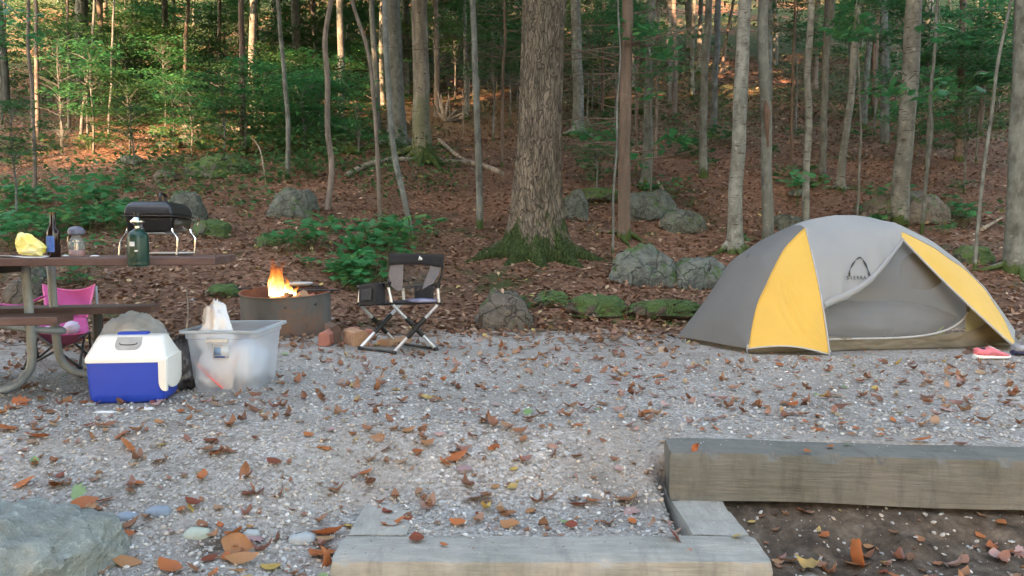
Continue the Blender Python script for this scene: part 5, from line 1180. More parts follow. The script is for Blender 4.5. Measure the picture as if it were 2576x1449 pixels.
def cooler():
    a = R(7); e1 = Vector((math.cos(a), math.sin(a), 0)); e2 = Vector((-math.sin(a), math.cos(a), 0)); fl = PZ(211, 1020, 0); o = Vector((fl.x+.012, fl.y, tz(fl.x+.2, fl.y+.1))); W_, D_ = .385, .27
    root = thing('cooler', 'blue and white plastic cooler box with a peaked white lid, on the gravel', 'cooler', o)
    U = Vector((0, 0, 1)); hb = .218; ht = .345
    def rrect(x0, x1, y0, y1, r, n=6):
        pts = []
        for cx, cy, a0 in ((x1-r, y0+r, -90), (x1-r, y1-r, 0), (x0+r, y1-r, 90), (x0+r, y0+r, 180)):
            for i in range(n+1): g = R(a0+90*i/n); pts.append((cx+r*math.cos(g), cy+r*math.sin(g)))
        return pts
    def stack(levels, name, m, **kw):
        mb = MB(); vs = []
        for z, x0, x1, y0, y1, r in levels:
            for x, y in rrect(x0, x1, y0, y1, r): vs.append(o+e1*x+e2*y+U*z)
        n = 28; k = len(levels)
        mb.add(vs, [(j*n+i, j*n+(i+1) % n, (j+1)*n+(i+1) % n, (j+1)*n+i) for j in range(k-1) for i in range(n)]+[tuple(reversed(range(n))), tuple(range(k*n-n, k*n))]); return mb.build(name, m, root, **kw)
    bd = stack([(.0, .04, W_-.04, .03, D_-.03, .03), (.006, .022, W_-.022, .015, D_-.015, .03), (.022, .010, W_-.010, .006, D_-.006, .03), (.05, .006, W_-.006, .003, D_-.003, .028), (hb, -.002, W_+.002, 0, D_, .026)], 'body', M['blue_plastic'])
    # lid: rises and leans in to a flat ridge
    stack([(hb-.004, -.008, W_+.008, -.005, D_+.005, .028), (hb+.012, -.009, W_+.009, -.005, D_+.005, .028), (hb+.022, -.006, W_+.006, -.001, D_+.001, .028), (ht-.012, .026, W_-.026, .074, D_-.074, .028), (ht-.003, .032, W_-.032, .085, D_-.085, .026), (ht, .045, W_-.045, .10, D_-.10, .02)], 'lid', M['white_plastic'])
    # end flap, a white tongue down the right end
    def tongue(side):
        x = W_+.004 if side > 0 else -.004; mb = MB(); pr = []; n = 12
        y0, y1, zb_ = .012, D_-.012, hb-.155
        prof = [(y0, hb+.02), (y0, zb_+.06)]+[(D_/2-(D_/2-y0)*math.cos(R(180*i/n)), zb_+.06-.06*math.sin(R(180*i/n))) for i in range(1, n)]+[(y1, zb_+.06), (y1, hb+.02)]
        A = [o+e1*x+e2*y+U*z for y, z in prof]; B = [p+e1*.010*side for p in A]; k = len(A)
        mb.add(A+B, [tuple(range(k)) if side < 0 else tuple(reversed(range(k))), tuple(range(2*k-1, k-1, -1)) if side < 0 else tuple(range(k, 2*k))]+[(i, (i+1) % k, k+(i+1) % k, k+i) for i in range(k)]); return mb.build('end_flap', M['white_plastic'], root, bev=.004)
    tongue(1)
    # corner part of the flap turning on to the front face
    mb = MB(); prof = [(W_-.030, hb+.01), (W_-.030, hb-.10)]+[(W_-.030+.034*(1-math.cos(R(90*i/6)))*.9, hb-.10-.055*math.sin(R(90*i/6))) for i in range(1, 7)]+[(W_+.012, hb-.155), (W_+.012, hb+.01)]
    A = [o+e1*x-e2*.006+U*z for x, z in prof]; B = [p+e2*.03 for p in A]; k = len(A); mb.add(A+B, [tuple(range(k)), tuple(range(2*k-1, k-1, -1))]+[(i, k+i, k+(i+1) % k, (i+1) % k) for i in range(k)]); mb.build('flap_corner', M['white_plastic'], root, bev=.005)
    # handle well and swing handle
    hm = plain('recess_shade_grey', (.42, .42, .41), (.30, .30, .30), 8, .5)  # grey of the flat plate paints in the shade of the lid's recess
    def onslope(x, t): # t 0 low .. 1 ridge
        z = ht-.012-.062*(1-t); y = .074+(z-(ht-.012))/(ht-.012-(hb+.022))*.075; return o+e1*x+e2*(y-.0015)+U*(z+.001)
    x0, x1 = W_*.34, W_*.68; mb = MB(); n = 8
    prof = [(x0+.004, 1.05), (x0, .55)]+[(x0+.03*(1-math.cos(R(90*i/n))), .55-.5*math.sin(R(90*i/n))) for i in range(1, n+1)]+[(x1-.03*math.sin(R(90*i/n)) if False else x1-.03*(1-math.sin(R(90*i/n))) , .05+.5*(1-math.cos(R(90*i/n)))) for i in range(0, n+1)]+[(x1-.004, 1.05)]
    A = [onslope(x, t) for x, t in prof]; B = [p+e2*.02 for p in A]; k = len(A); mb.add(A+B, [tuple(range(k)), tuple(range(2*k-1, k-1, -1))]+[(i, k+i, k+(i+1) % k, (i+1) % k) for i in range(k)]); mb.build('handle_well', hm, root)
    mb = MB(); mb.tube(smoothpath([onslope(x0+.022, .62)-e2*.004, onslope(x0+.03, .50)-e2*.004, onslope((x0+x1)/2, .46)-e2*.004, onslope(x1-.03, .50)-e2*.004, onslope(x1-.022, .62)-e2*.004], 5), .0022, 6); mb.build('handle_lettering', M['dark_metal'], root)
    mb = MB(); c = o+e1*((x0+x1)/2)+e2*(D_/2)+U*(ht+.006); mb.box(c, (x1-x0+.02, .05, .014), (e1, e2, U)); mb.box(c+e1*.115+U*(-.002), (.085, .045, .008), (e1, e2, U)) if False else None; mb.build('handle', M['blue_plastic'], root, bev=.005)
cooler()
def tub():
    o = P(488, 989, 4.33); o.z = tz(o.x, o.y); e1 = Vector((1, .02, 0)).normalized(); e2 = Vector((.02, 1, 0)).normalized(); U = Vector((0, 0, 1))
    root = thing('storage_tub', 'translucent open plastic storage tub packed with white bags, beside the cooler', 'tub', o)
    W_, D_, H = .315, .44, .345; fl = .033
    def ring(z, off=0):
        t = z/H; i = -fl*t-off; r = .035; pts = []
        for cx, cy, a0 in ((W_-i-r, i+r, -90), (W_-i-r, D_-i-r, 0), (i+r, D_-i-r, 90), (i+r, i+r, 180)):
            for j in range(6): g = R(a0+18*j); pts.append(o+e1*(cx+r*math.cos(g))+e2*(cy+r*math.sin(g))+U*z)
        return pts
    n = 24; mb = MB(); vs = []; zs = [.0, .012, .1, .2, H-.05, H-.045, H]
    for z in zs: vs += ring(z, .0 if z < H-.046 else .006)
    mb.add(vs, [(j*n+i, j*n+(i+1) % n, (j+1)*n+(i+1) % n, (j+1)*n+i) for j in range(len(zs)-1) for i in range(n)]+[tuple(reversed(range(n)))])
    M['tub_plastic'] = translucent('tub_plastic', (.84, .90, .98), .3, .57, .5, 3, (.78, .84, .94)); mb.build('shell', M['tub_plastic'], root)
    mb = MB(); a = ring(H, .004); c_ = ring(H, .026); d_ = ring(H-.014, .028); vs = a+c_+d_
    mb.add(vs, [(j*n+i, j*n+(i+1) % n, (j+1)*n+(i+1) % n, (j+1)*n+i) for j in range(2) for i in range(n)]); M['tub_rim'] = translucent('tub_rim', (.66, .74, .82), .35, .08, .3, 3); mb.build('rim', M['tub_rim'], root, solid=.003)
    mb = MB(); mb.box(o+e1*.15-e2*.040+U*(H-.055), (.125, .022, .022), (e1, e2, U)); mb.build('handle', plain('tub_handle', (.58, .57, .55), (.50, .49, .47), 8, .5), root, bev=.006)
    mb = MB(); mb.box(o+e1*.165-e2*.0295+U*(H-.115), (.085, .004, .075), (e1, e2, U)); st = mb.build('label_sticker', plain('sticker', (.55, .60, .66), (.62, .56, .58), 20, .5), root)
    for dz, hh, cc, dx, ww in ((-.0, .045, (.20, .33, .52), -.018, .035), (-.031, .009, (.02, .08, .30), -.005, .055)):
        mb = MB(); mb.box(o+e1*(.165+dx)-e2*.0325+U*(H-.115+dz), (ww, .002, hh), (e1, e2, U)); mb.build('sticker_print', plain('print', cc, rough=.5), st)
    wb = plain('white_bag', (.82, .80, .81), (.74, .72, .74), 5, .5, .01); ctr = o+e1*W_/2+e2*D_/2
    crumpled('plastic_bag', 'white shopping bag standing up out of the tub with a loop handle', o+e1*.085+e2*.12+U*.14, .20, .15, .335, wb, 31, cr=.30, taper=.34, sub=4, frq=2.2)
    crumpled('plastic_bag', 'white bag pressed against the left front inside the tub', o+e1*.085+e2*.075+U*.012, .20, .14, .20, wb, 33, cr=.12, sub=4)
    crumpled('plastic_bag', 'pale bluish bag filling the right side inside the tub', o+e1*.215+e2*.22+U*.012, .22, .34, .25, plain('blue_bag', (.50, .56, .66), (.60, .62, .68), 4, .5, .01), 36, cr=.10, sub=4)
    crumpled('paper_towel_roll', 'white roll lying inside the tub below the label', o+e1*.22+e2*.09+U*.05, .13, .13, .20, wb, 37, cr=.06, sub=3, cat='roll')
    # red-and-white packet with a V of coral stripe behind the front wall
    rc = plain('coral', (.75, .16, .14), rough=.6); pk = thing('snack_packet', 'white packet with a coral red stripe inside the tub front', 'packet', o+e1*.12+e2*.012+U*.02)
    mb = MB(); q = lambda x, z, y=.014: o+e1*x+e2*(y-.030*z/H)+U*z
    mb.add([q(.02, .15), q(.15, .013), q(.20, .013), q(.27, .22), q(.17, .25), q(.06, .22)], [(0, 1, 2, 3, 4, 5)]); mb.build('pouch', wb, pk, solid=.006)
    mb = MB(); mb.tube([q(.022, .155, .006), q(.09, .085, .006), q(.160, .018, .006)], [.005, .008, .009], 6); mb.build('stripe', rc, pk)
    mb = MB(); mb.tube(smoothpath([q(.185, .018, .006), q(.215, .10, .006), q(.235, .17, .006), q(.265, .215, .006)], 4), .0035, 6); mb.build('stripe', plain('peach', (.75, .48, .42), rough=.6), pk)
tub()
for (vx, vy, w_, d_, lb, m) in ((267, 1041, .115, .03, 'thin flat white paper strip on the gravel before the cooler', 'paper'), (366, 1032, .085, .06, 'crumpled white paper scrap by the right foot of the cooler', 'paper')):
    g = G(vx, vy); tag(crumpled('paper_scrap', None, (g.x, g.y, g.z), w_, d_, .014, M[m], int(vx), cat='litter', sub=3), lb, 'paper')
g = G(235, 1020); tag(crumpled('stone', None, (g.x, g.y-.02, g.z), .05, .04, .022, M['stone_grey'], 77, sub=2), 'small pale stone under the left front corner of the cooler', 'stone')

# ================================================================ fire ring
FLAME = 1.0
def fire_ring():
    d = 7.1; c = P(722, 800, d); c = Vector((c.x, d, tz(c.x, d-.38)-.01)); r = .392; H = .385
    root = thing('fire_ring', 'rusty round steel campfire ring at the edge of the gravel', 'fire ring', c)
    tilt = Matrix.Rotation(R(5.0), 3, 'X'); ax = tilt@Vector((0, 0, 1))
    mb = MB(); n = 64; vs = []
    prof = [(r, -.03), (r, .1), (r, .25), (r, H), (r+.012, H), (r+.012, H+.006), (r-.006, H+.006), (r-.006, H), (r-.006, .0)]
    mb.lathe(prof[:6], c, n, ax); mb.v = mb.v; mb.f = [f for f in mb.f if len(f) == 4]; mb.build('ring_wall', M['rust_steel'], root)
    mb = MB(); mb.lathe(prof[5:], c, n, ax); mb.f = [f for f in mb.f if len(f) == 4]; mb.build('inner_wall', M['rust_in'], root)
    for i in range(3):
        mb = MB(); a = R(-75+i*40)
        p = c+tilt@Vector((math.cos(a)*(r+.003), math.sin(a)*(r+.003), H*.8)); mb.lathe([(0, 0), (.01, 0), (.01, .006), (0, .008)], p, 8, tilt@Vector((math.cos(a), math.sin(a), 0))); mb.build('bolt', M['dark_metal'], root)
    Tm = c+ax*(H+.012)
    mb = MB(); ex = Vector((1, 0, 0)); ey = tilt@Vector((0, 1, 0))
    for i in range(11): 
        x = .02+i*.035; L = math.sqrt(max(.001, (r-.01)**2-x*x)); mb.tube([Tm+ex*x-ey*L*.1, Tm+ex*x+ey*L*.95], .005, 6)
    mb.tube([Tm+ex*0.0+ey*.05, Tm+ex*(r+.10)+ey*.0], .009, 6); mb.tube([Tm+ex*0.0+ey*.30, Tm+ex*.28+ey*.26], .008, 6)
    mb.build('cooking_grate', M['dark_metal'], root); mb = MB(); mb.tube([Tm-ex*(r+.08)+ey*.12, Tm-ex*(r-.06)+ey*.12], .009, 6); mb.build('grate_hinge', M['dark_metal'], root)
    mb = MB(); pc = Tm+ex*.085+ey*.19+Vector((0, 0, .014)); mb.lathe([(0, 0), (.08, 0), (.112, .018), (.116, .030), (.110, .030), (.078, .008), (0, .008)], pc, 36); tag(mb.build('pie_pan', plain('foil', (.72, .74, .78), (.66, .67, .70), 10, .4, metal=.3), None, org=pc), 'shiny silver pan on the grate beside the flames', 'pan')
    # soil and ash inside
    mb = MB(); mb.lathe([(r-.01, .05), (r*.5, .09), (0, .11)], c, 24, ax); mb.f = [f for f in mb.f if len(f) == 4]; mb.build('ash_bed', M['wood_dark'], root)
    rr_ = random.Random(4)
    for i, (x0, y0, x1, y1, z0, z1, m) in enumerate([(-.28, -.1, .2, .05, .16, .26, 'wood_dark'), (-.05, -.22, .1, .2, .2, .3, 'wood_red'), (.0, -.20, .26, -.02, .22, .34, 'wood_red'), (-.2, .1, .15, .22, .15, .2, 'wood_dark'), (-.1, -.25, .02, .1, .3, .36, 'wood_cut'), (.05, -.1, .22, -.22, .28, .37, 'wood_cut')]):
        a = c+Vector((x0, y0, z0)); b_ = c+Vector((x1, y1, z1)); mb = MB(); q = [a.lerp(b_, t/6) for t in range(7)]; trunk_tube(mb, q, [.038]*7, 8, i, .3); tag(mb.build('burning_log', M[m], None, org=a, flatang=30), ['charred log lying low across the fire ring', 'reddish split log leaning up inside the fire ring', 'reddish log at the right of the flames', 'charred log at the back of the fire', 'pale split log standing in the flames', 'pale split log resting on the front lip of the ring'][i], 'firewood')
    # flames
    m, nt, b_, N, L = newmat('flame'); co = tc(nt, 'Generated'); sp = N('ShaderNodeSeparateXYZ'); L(co, sp.inputs[0])
    nz = noise_n(nt, 3.5, 4, co, .6); h = math_n(nt, 'ADD', sp.outputs[2], math_n(nt, 'MULTIPLY', math_n(nt, 'SUBTRACT', nz, .5), .55))
    cl = ramp(nt, h, [(.0, (1, .72, .34)), (.3, (1, .50, .13)), (.6, (1, .27, .04)), (1, (.9, .13, .015))]); em = N('ShaderNodeEmission'); L(cl, em.inputs[0]); L(ramp(nt, h, [(0, 1.0), (.5, .55), (1, .25)]), em.inputs[1])
    em2 = math_n(nt, 'MULTIPLY', ramp(nt, h, [(0, 1.0), (.22, .45), (.5, .14), (1, .07)]), FLAME); L(em2, em.inputs[1])
    tr = N('ShaderNodeBsdfTransparent'); mx = N('ShaderNodeMixShader'); L(ramp(nt, math_n(nt, 'SUBTRACT', h, math_n(nt, 'MULTIPLY', noise_n(nt, 7, 3, co), .5)), [(.1, .08), (.55, .92)]), mx.inputs[0]); L(em.outputs[0], mx.inputs[1]); L(tr.outputs[0], mx.inputs[2]); L(mx.outputs[0], nt.nodes['Material Output'].inputs[0])
    fr = thing('campfire_flames', 'tall orange flames leaping from the steel fire ring', 'fire', c+Vector((-.08, -.1, .28)))
    for i, (vx, vy0, vx1, vy1, wv, dd) in enumerate([(693, 745, 694, 648, 21, -.22), (705, 742, 712, 655, 13, -.18), (684, 738, 680, 662, 12, -.15), (698, 742, 700, 676, 19, -.24), (732, 738, 727, 706, 9, -.12), (742, 742, 746, 716, 7, -.2), (718, 735, 722, 690, 7, -.1)]):
        a = P(vx, vy0, d+dd); t = P(vx1, vy1, d+dd+.02); w0 = wv*d/F; mb = MB(); g = []; rs = []
        for j in range(15):
            s = j/14; p = a.lerp(t, s)+Vector((math.sin(s*5+i*2)*.014*s*2, math.cos(s*4+i)*.015*s, 0)); g.append(p); rs.append(max(.001, w0*(.62+.42*math.sin(min(1, s*1.5)*math.pi*.6))*(1-s)**.75))
        trunk_tube(mb, g, rs, 14, i+3, .5)
        for v in mb.v: v.y = a.y+(v.y-a.y)*.7
        mb.build('flame', m, fr, flatang=180)

fire_ring()
def firewood():
    for vx0, vy, vx1, dx, sz, h, m, lb, rot in ((798, 872, 830, 0, .115, .12, 'wood_red', 'red-brown split firewood block in front of the ring at its right', .1), (830, 865, 862, 0, .09, .16, 'wood_dark', 'dark upright firewood chunk leaning on the ring', .5),
           (868, 862, 905, 0, .13, .11, 'wood_dark', 'dark firewood piece left of the camp chair legs', -.3), (885, 872, 935, 0, .17, .13, 'wood_cut', 'pale split firewood log end-on between ring and camp chair', .6), (940, 872, 985, 0, .17, .06, 'wood_cut', 'low split log lying under the camp chair', -.5), (905, 858, 955, 0, .20, .10, 'wood_red', 'brown split log behind the camp chair leg', .9)):
        g = G((vx0+vx1)/2, vy); w_ = (vx1-vx0)*g.y/F*.9; X_ = Vector((math.cos(rot), math.sin(rot), 0)); Y_ = Vector((-math.sin(rot), math.cos(rot), 0)); mb = MB()
        prof = [(-.5, 0), (.5, 0), (.46, .75), (.1, 1.0), (-.42, .85)]; A = [g+X_*(x*w_)+Vector((0, 0, z*h)) for x, z in prof]; B = [p+Y_*.28+X_*.02 for p in A]
        mb.add(A+B, [tuple(range(5)), tuple(range(9, 4, -1))]+[(i, 5+i, 5+(i+1) % 5, (i+1) % 5) for i in range(5)]); tag(mb.build('firewood', M[m], None, org=g, bev=.006), lb, 'firewood')
firewood()

# ================================================================ folding director's chair
def chair():
    zg = lambda vx, vy: G(vx, vy)
    A, B, Cc, D = (G(906, 880), G(991, 891), G(1096, 882), G(997, 867))
    for p in (A, B, Cc, D): p.z += .014
    root = thing('camp_chair', 'folding camp chair with aluminium cross legs, black top band and grey mesh back', 'chair', (A+B+Cc+D)/4)
    ap = P(903, 763, A.y); bp = P(985, 763, B.y); cp = P(1104, 763, Cc.y-.08); dp = P(1016, 757, D.y-.05)
    au = P(907, 724, A.y); bu = P(975, 716, B.y); cu = P(1100, 718, Cc.y-.08); du = P(1014, 724, D.y-.05)
    def leg(p0, p1, p2, cov0, cov1):
        mb = MB(); mb.tube([p0, p1], .0125, 12); mb.build('leg', M['alu'], root)
        if p2 is not None: mb = MB(); mb.tube(smoothpath([p1, p1.lerp(p2, .5), p2, p2+(p2-p1)*.02], 3), .0125, 12); mb.build('arm_post', M['alu'], root)
        mb = MB(); mb.lathe([(0, 0), (.018, 0), (.020, .006), (.020, .018), (0, .02)], p1-Vector((0, 0, .01)), 12); mb.build('joint', M['black_plastic'], root)
        mb = MB(); mb.tube([p0.lerp(p1, cov0), p0.lerp(p1, cov1)], .0185, 12); mb.build('sleeve', M['black_plastic'], root)
        mb = MB(); mb.lathe([(0, -.014), (.021, -.014), (.023, 0), (.018, .014), (0, .016)], p0, 12); mb.build('foot', M['black_plastic'], root)
    off = Vector((.0, -.02, 0))
    leg(A, dp, du, .32, .70); leg(D, ap, au, .28, .66); leg(B+off*.5, cp, cu, .30, .70); leg(Cc, bp, bu, .30, .68)
    for p, q_ in ((A, B), (D, Cc)): mb = MB(); mb.tube([p, q_], .010, 8); mb.build('base_bar', M['dark_metal'], root)
    for (p, q_), (r_, s_) in (((A, dp), (D, ap)), ((B, cp), (Cc, bp))):
        mb = MB(); c = (p.lerp(q_, .5)+r_.lerp(s_, .5))/2; mb.lathe([(0, -.02), (.026, -.02), (.026, .02), (0, .02)], c, 12, (0, 1, 0)); mb.build('pivot', M['black_plastic'], root)
    # seat
    def seat(u, v): p = ap.lerp(dp, v).lerp(bp.lerp(cp, v), u); return p+Vector((0, 0, .004-.018*math.sin(math.pi*u)))
    mb = MB(); mb.grid(seat, 10, 10); mb.build('seat', M['fabric_black'], root, solid=.006)
    for a, b_ in ((au, bu), (du, cu)):
        mb = MB(); dirv = (b_-a).normalized(); mid = (a+b_)/2; mb.box(mid+Vector((0, 0, .010)), ((b_-a).length+.05, .045, .022), (dirv, dirv.cross(Vector((0, 0, 1))), Vector((0, 0, 1)))); mb.build('armrest', M['black_plastic'], root, bev=.006)
    # hanging cooler pocket on the left arm
    c = P(949, 740, (A.y+B.y)/2-.0); dirv = (bu-au).normalized(); nrm = dirv.cross(Vector((0, 0, 1))); U = Vector((0, 0, 1))
    mb = MB(); mb.box(c-nrm*(-.05), (.215, .09, .165), (dirv, nrm, U)); pk = mb.build('side_pocket', M['fabric_black'], root, bev=.012)
    if nrm.y > 0: nrm = -nrm
    mb = MB(); mb.box(c+nrm*.10 if False else c+nrm*(.102 if (c-nrm*(-.05)-c).dot(nrm) > 0 else .002), (.12, .008, .085), (dirv, nrm, U)); mb.build('pocket_panel', plain('pocket_panel', (.035, .037, .045), (.02, .02, .025), 30, .7), pk, bev=.003)
    return A, B, Cc, D, root, bu, cu, nrm, dirv, c
A, B, Cc, D, croot, bu, cu, pn, pdv, pcc = chair()
def chair_back():
    d = (bu.y+cu.y)/2; q = lambda vx, vy, dd=0: P(vx, vy, d-.03+dd)
    cur = lambda vx: .05*math.sin(math.pi*(vx-978)/(1117-978))
    def band(u, v):
        vx = 980+136*u; top = 636+4*u; bot = 661+2*u+6*(1-math.sin(math.pi*u)); return q(vx-1.5*v+0*u, top+(bot-top)*v+5*u*v, -cur(vx))
    mb = MB(); mb.grid(band, 16, 4); bd = mb.build('back_band', M['fabric_black'], croot, solid=.012)
    def logo(cx, cy, s): 
        g = [q(cx+s*a, cy+s*b_, -cur(cx)-.012) for a, b_ in ((-1, 1), (-.2, -1.1), (.35, -.1), (.6, -.35), (1.1, .6), (.7, 1))]; mb = MB(); mb.add(g, [tuple(range(6))]); mb.build('emblem', M['white_plastic'], bd, solid=.002)
    logo(1057, 649, 5.5)
    for side in (0, 1):
        L = [(983, 663), (978, 695), (975, 712), (1000, 732), (1010, 730), (1013, 715), (1014, 690), (1014, 664)] if side == 0 else [(1083, 664), (1080, 680), (1066, 712), (1062, 728), (1090, 712), (1104, 690), (1110, 670), (1111, 666)]
        mb = MB(); g = [q(x, y, -cur(x)+.003) for x, y in L]; mb.add(g, [tuple(range(8))]); mb.build('back_panel', M['fabric_grey'], croot, solid=.005, smooth=False)
    M['mesh_cloth'] = translucent('mesh_cloth', (.07, .07, .075), .8, .62, .2)
    mb = MB(); g = [q(x, y, -cur(x)+.004) for x, y in [(1014, 662), (1014, 690), (1013, 715), (1010, 731), (1035, 737), (1062, 728), (1067, 710), (1081, 680), (1084, 662)]]; mb.add(g, [tuple(range(9))]); mb.build('back_mesh', M['mesh_cloth'], croot, smooth=False)
    for a, x in ((bu, 981), (cu, 1112)):
        mb = MB(); mb.tube([a, q(x, 690, .01), q(x, 645, .01)], .009, 8); mb.build('back_post', M['dark_metal'], croot)
        mb = MB(); mb.lathe([(0, -.022), (.022, -.02), (.024, .02), (0, .026)], a, 12); mb.build('joint', M['black_plastic'], croot)
    c = P(1067, 738, D.y-.02); mb = MB(); mb.box(c, (.15, .05, .13)); mb.build('side_pouch', M['fabric_black'], croot, bev=.012)
    c = P(1060, 761, 5.93); crumpled('cloth', 'dark blue and pale cloth lying on the camp chair seat', c, .26, .2, .03, M['navy_cloth'], 13, cat='cloth', sub=3)
chair_back()

# ================================================================ tent
M['fly_grey'] = translucent('fly_grey', (.34, .362, .382), .7, 0, .28, 3, (.32, .34, .36), .014)
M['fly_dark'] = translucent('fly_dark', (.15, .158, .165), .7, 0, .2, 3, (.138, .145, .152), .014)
M['fly_yellow'] = translucent('fly_yellow', (.66, .43, .075), .6, 0, .15, 3, (.62, .40, .07), .010)
M['tan_floor'] = plain('tan_floor', (.15, .135, .105), (.115, .105, .08), 4, .7, .012)
M['net'] = translucent('net', (.74, .78, .83), .8, .70, .5, 2, (.68, .72, .77))
M['net_yellow'] = translucent('net_yellow', (.42, .42, .25), .8, .1, .4, 2)
M['trim'] = plain('trim', (.42, .44, .47), rough=.6)
M['dark_net'] = plain('dark_net', (.11, .115, .11), rough=.8)
def tent():
    FL = PZ(1880, 893, 0); FR = PZ(2556, 872, 0); a = math.atan2(FR.y-FL.y, FR.x-FL.x); e1 = Vector((math.cos(a), math.sin(a), 0)); e2 = Vector((-math.sin(a), math.cos(a), 0)); U = Vector((0, 0, 1)); LL = (FR-FL).length; gz = tz(FL.x+1, FL.y+.4)
    root = thing('tent', 'grey and yellow dome tent with its door flap rolled back over mesh', 'tent', (FL.x, FL.y, gz))
    # ridge heights: s along the length (slightly past the ends) against the outline in the photo
    sil = [(1735, 852), (1760, 792), (1800, 728), (1850, 676), (1900, 632), (1950, 598), (2000, 572), (2050, 552), (2110, 541), (2160, 541), (2200, 546), (2270, 565), (2350, 605), (2420, 658), (2480, 722), (2525, 795), (2556, 868)]
    W0, W1 = .80, 1.00
    wid = lambda s: W0+(W1-W0)*s
    sl_, hl_ = [], []
    for vx, vy in sil:
        r = ray(vx, vy); # meet the vertical plane through the middle line of the floor
        m0 = FL+e2*W0/2; m1 = FR+e2*W1*.85/2; dd = (m1-m0); nrm = Vector((-dd.y, dd.x, 0)).normalized(); t = (m0-Vector((0, 0, EYE))).dot(nrm)/r.dot(nrm); p = Vector((0, 0, EYE))+r*t
        sl_.append((p-FL).dot(e1)/LL); hl_.append(max(0, p.z-gz))
    s0, s1 = sl_[0], sl_[-1]; hl_[0] = 0; hl_[-1] = 0
    def Hs(s): return float(np.interp(s, sl_, hl_))
    HEM = .045; s0L = max(s0, -.035); hl_ = list(hl_)
    def Sf(p, q, off=0.0):
        """p along (0..1), q 0 front foot, 1 ridge, 2 back foot"""
        s = s0L+(s1-s0L)*p; H = Hs(s)*min(1, p/.11)**.48
        W = wid(min(1, max(0, s)))*(1-.30*max(0, p-.5))
        th = math.pi*q/2; cx = -math.cos(th); y = W/2*(np.sign(cx)*abs(cx)**.85); z = (H+off)*max(0, math.sin(th))**.82; yf = (1+np.sign(cx)*abs(cx)**.85)/2; hem = HEM*max(0, 1-z/.5); z = z+hem; sa, sb = -.045*2*yf, 1+(s1-1)*min(1, 2*yf); s = sa+(sb-sa)*p
        mid = W/2 if p < .5 else W/2
        n = FL+e1*(s*LL)+e2*(mid+y*(1+off*1.2)); return Vector((n.x, n.y, gz+max(0.0, z)))
    # picture point -> (p,q) on the front half
    gridp = [(i/160, j/80) for i in range(161) for j in range(81)]
    def proj(v):
        r = v-Vector((0, 0, EYE)); cp, sp_ = math.cos(PITCH), math.sin(PITCH); yy_ = r.y*cp-r.z*sp_; zz_ = r.y*sp_+r.z*cp; return CX+F*r.x/yy_, CY-F*zz_/yy_
    gp = np.array([proj(Sf(p, q)) for p, q in gridp]); gq = np.array(gridp)
    def inv(vx, vy): k = np.argmin((gp[:, 0]-vx)**2+(gp[:, 1]-vy)**2); return tuple(gq[k])
    def curve(pts, n=24):
        pq = [inv(*p) for p in pts]; pq3 = smoothpath([Vector((p, q, 0)) for p, q in pq], 8); L = np.linspace(0, len(pq3)-1, n+1)
        return [pq3[int(t)].lerp(pq3[min(int(t)+1, len(pq3)-1)], t-int(t)) for t in L]
    def wr(p, amp, sc, seed): return Vector((0, -1, .3))*amp*noise.noise(Vector((p.x*sc, p.z*sc*.7+seed, p.y*sc)))
    n = 28
    poleL = curve([(2028, 573), (1975, 628), (1940, 690), (1908, 765), (1890, 835), (1881, 880)], n)     # from top to foot
    # end panel, everything left of the pole, front half
    def endp(u, v):
        i = v*n; k = min(int(i), n-1); c = poleL[k].lerp(poleL[k+1], i-k); p = c.x*u; q = c.y
        pt = Sf(p, q); return pt+wr(pt, .010, 4, 1)
    mb = MB(); mb.grid(endp, 20, n); 
    ql = poleL[0].y
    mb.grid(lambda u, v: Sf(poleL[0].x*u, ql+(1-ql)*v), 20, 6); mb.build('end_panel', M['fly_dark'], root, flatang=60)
    # back and ridge
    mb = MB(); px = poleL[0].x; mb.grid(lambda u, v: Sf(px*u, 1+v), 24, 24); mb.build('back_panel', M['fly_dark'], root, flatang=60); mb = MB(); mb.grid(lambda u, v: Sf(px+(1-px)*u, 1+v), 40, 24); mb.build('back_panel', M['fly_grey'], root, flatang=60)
    # yellow left panel: pole curve to the line ridge point -> stake
    Apt = Sf(poleL[0].x, poleL[0].y); Stk = PZ(2087, 892, gz+.01); Bf = Sf(poleL[-1].x, poleL[-1].y); Bf.z = gz+.045
    def rline(v): # right edge of the yellow panel
        p = Apt.lerp(Stk, v); return p+Vector((0, -.045*math.sin(math.pi*v), .01*math.sin(math.pi*v)))
    def yel(u, v):
        i = v*n; k = min(int(i), n-1); c = poleL[k].lerp(poleL[k+1], i-k); l = Sf(c.x, c.y)
        if v > .9: l = l.lerp(Bf, (v-.9)/.1)
        p = l.lerp(rline(v), u); bul = math.sin(math.pi*u)*.05*v*(1-.3*v)
        p = p+Vector((-.02, -1, .25)).normalized()*bul
        t = max(0, 1-abs((u*1.0-(.35+(v-.45)*1.1)))/.35)*sstep(.35, .55, v)*sstep(1.02, .9, v); fold = math.sin((u-(v-.45)*1.1)*46)*.006*t*sstep(0, .15, u)*sstep(1, .85, u)
        p = p+Vector((0, -1, 0))*float(fold)
        if v > .85: p.z += .035*math.sin(math.pi*u)*(v-.85)/.15*(-1 if False else 1)
        return p
    mb = MB(); mb.grid(yel, 60, 60); mb.build('side_panel', M['fly_yellow'], root, flatang=60, label='taut yellow panel left of the tent door')
    # grey door panel and rolled flap
    Ecut = inv(2244, 577); Aq = poleL[0]
    flap = [rline(.66)]; fp = [(2092, 762), (2130, 745), (2185, 705), (2225, 662), (2252, 628), (2266, 604)]
    for x, y in fp:
        pq = inv(x, y); s_ = Sf(*pq); flap.append(s_+Vector((0, -.05, .0))*(1-.6*(fp.index((x, y))/5)))
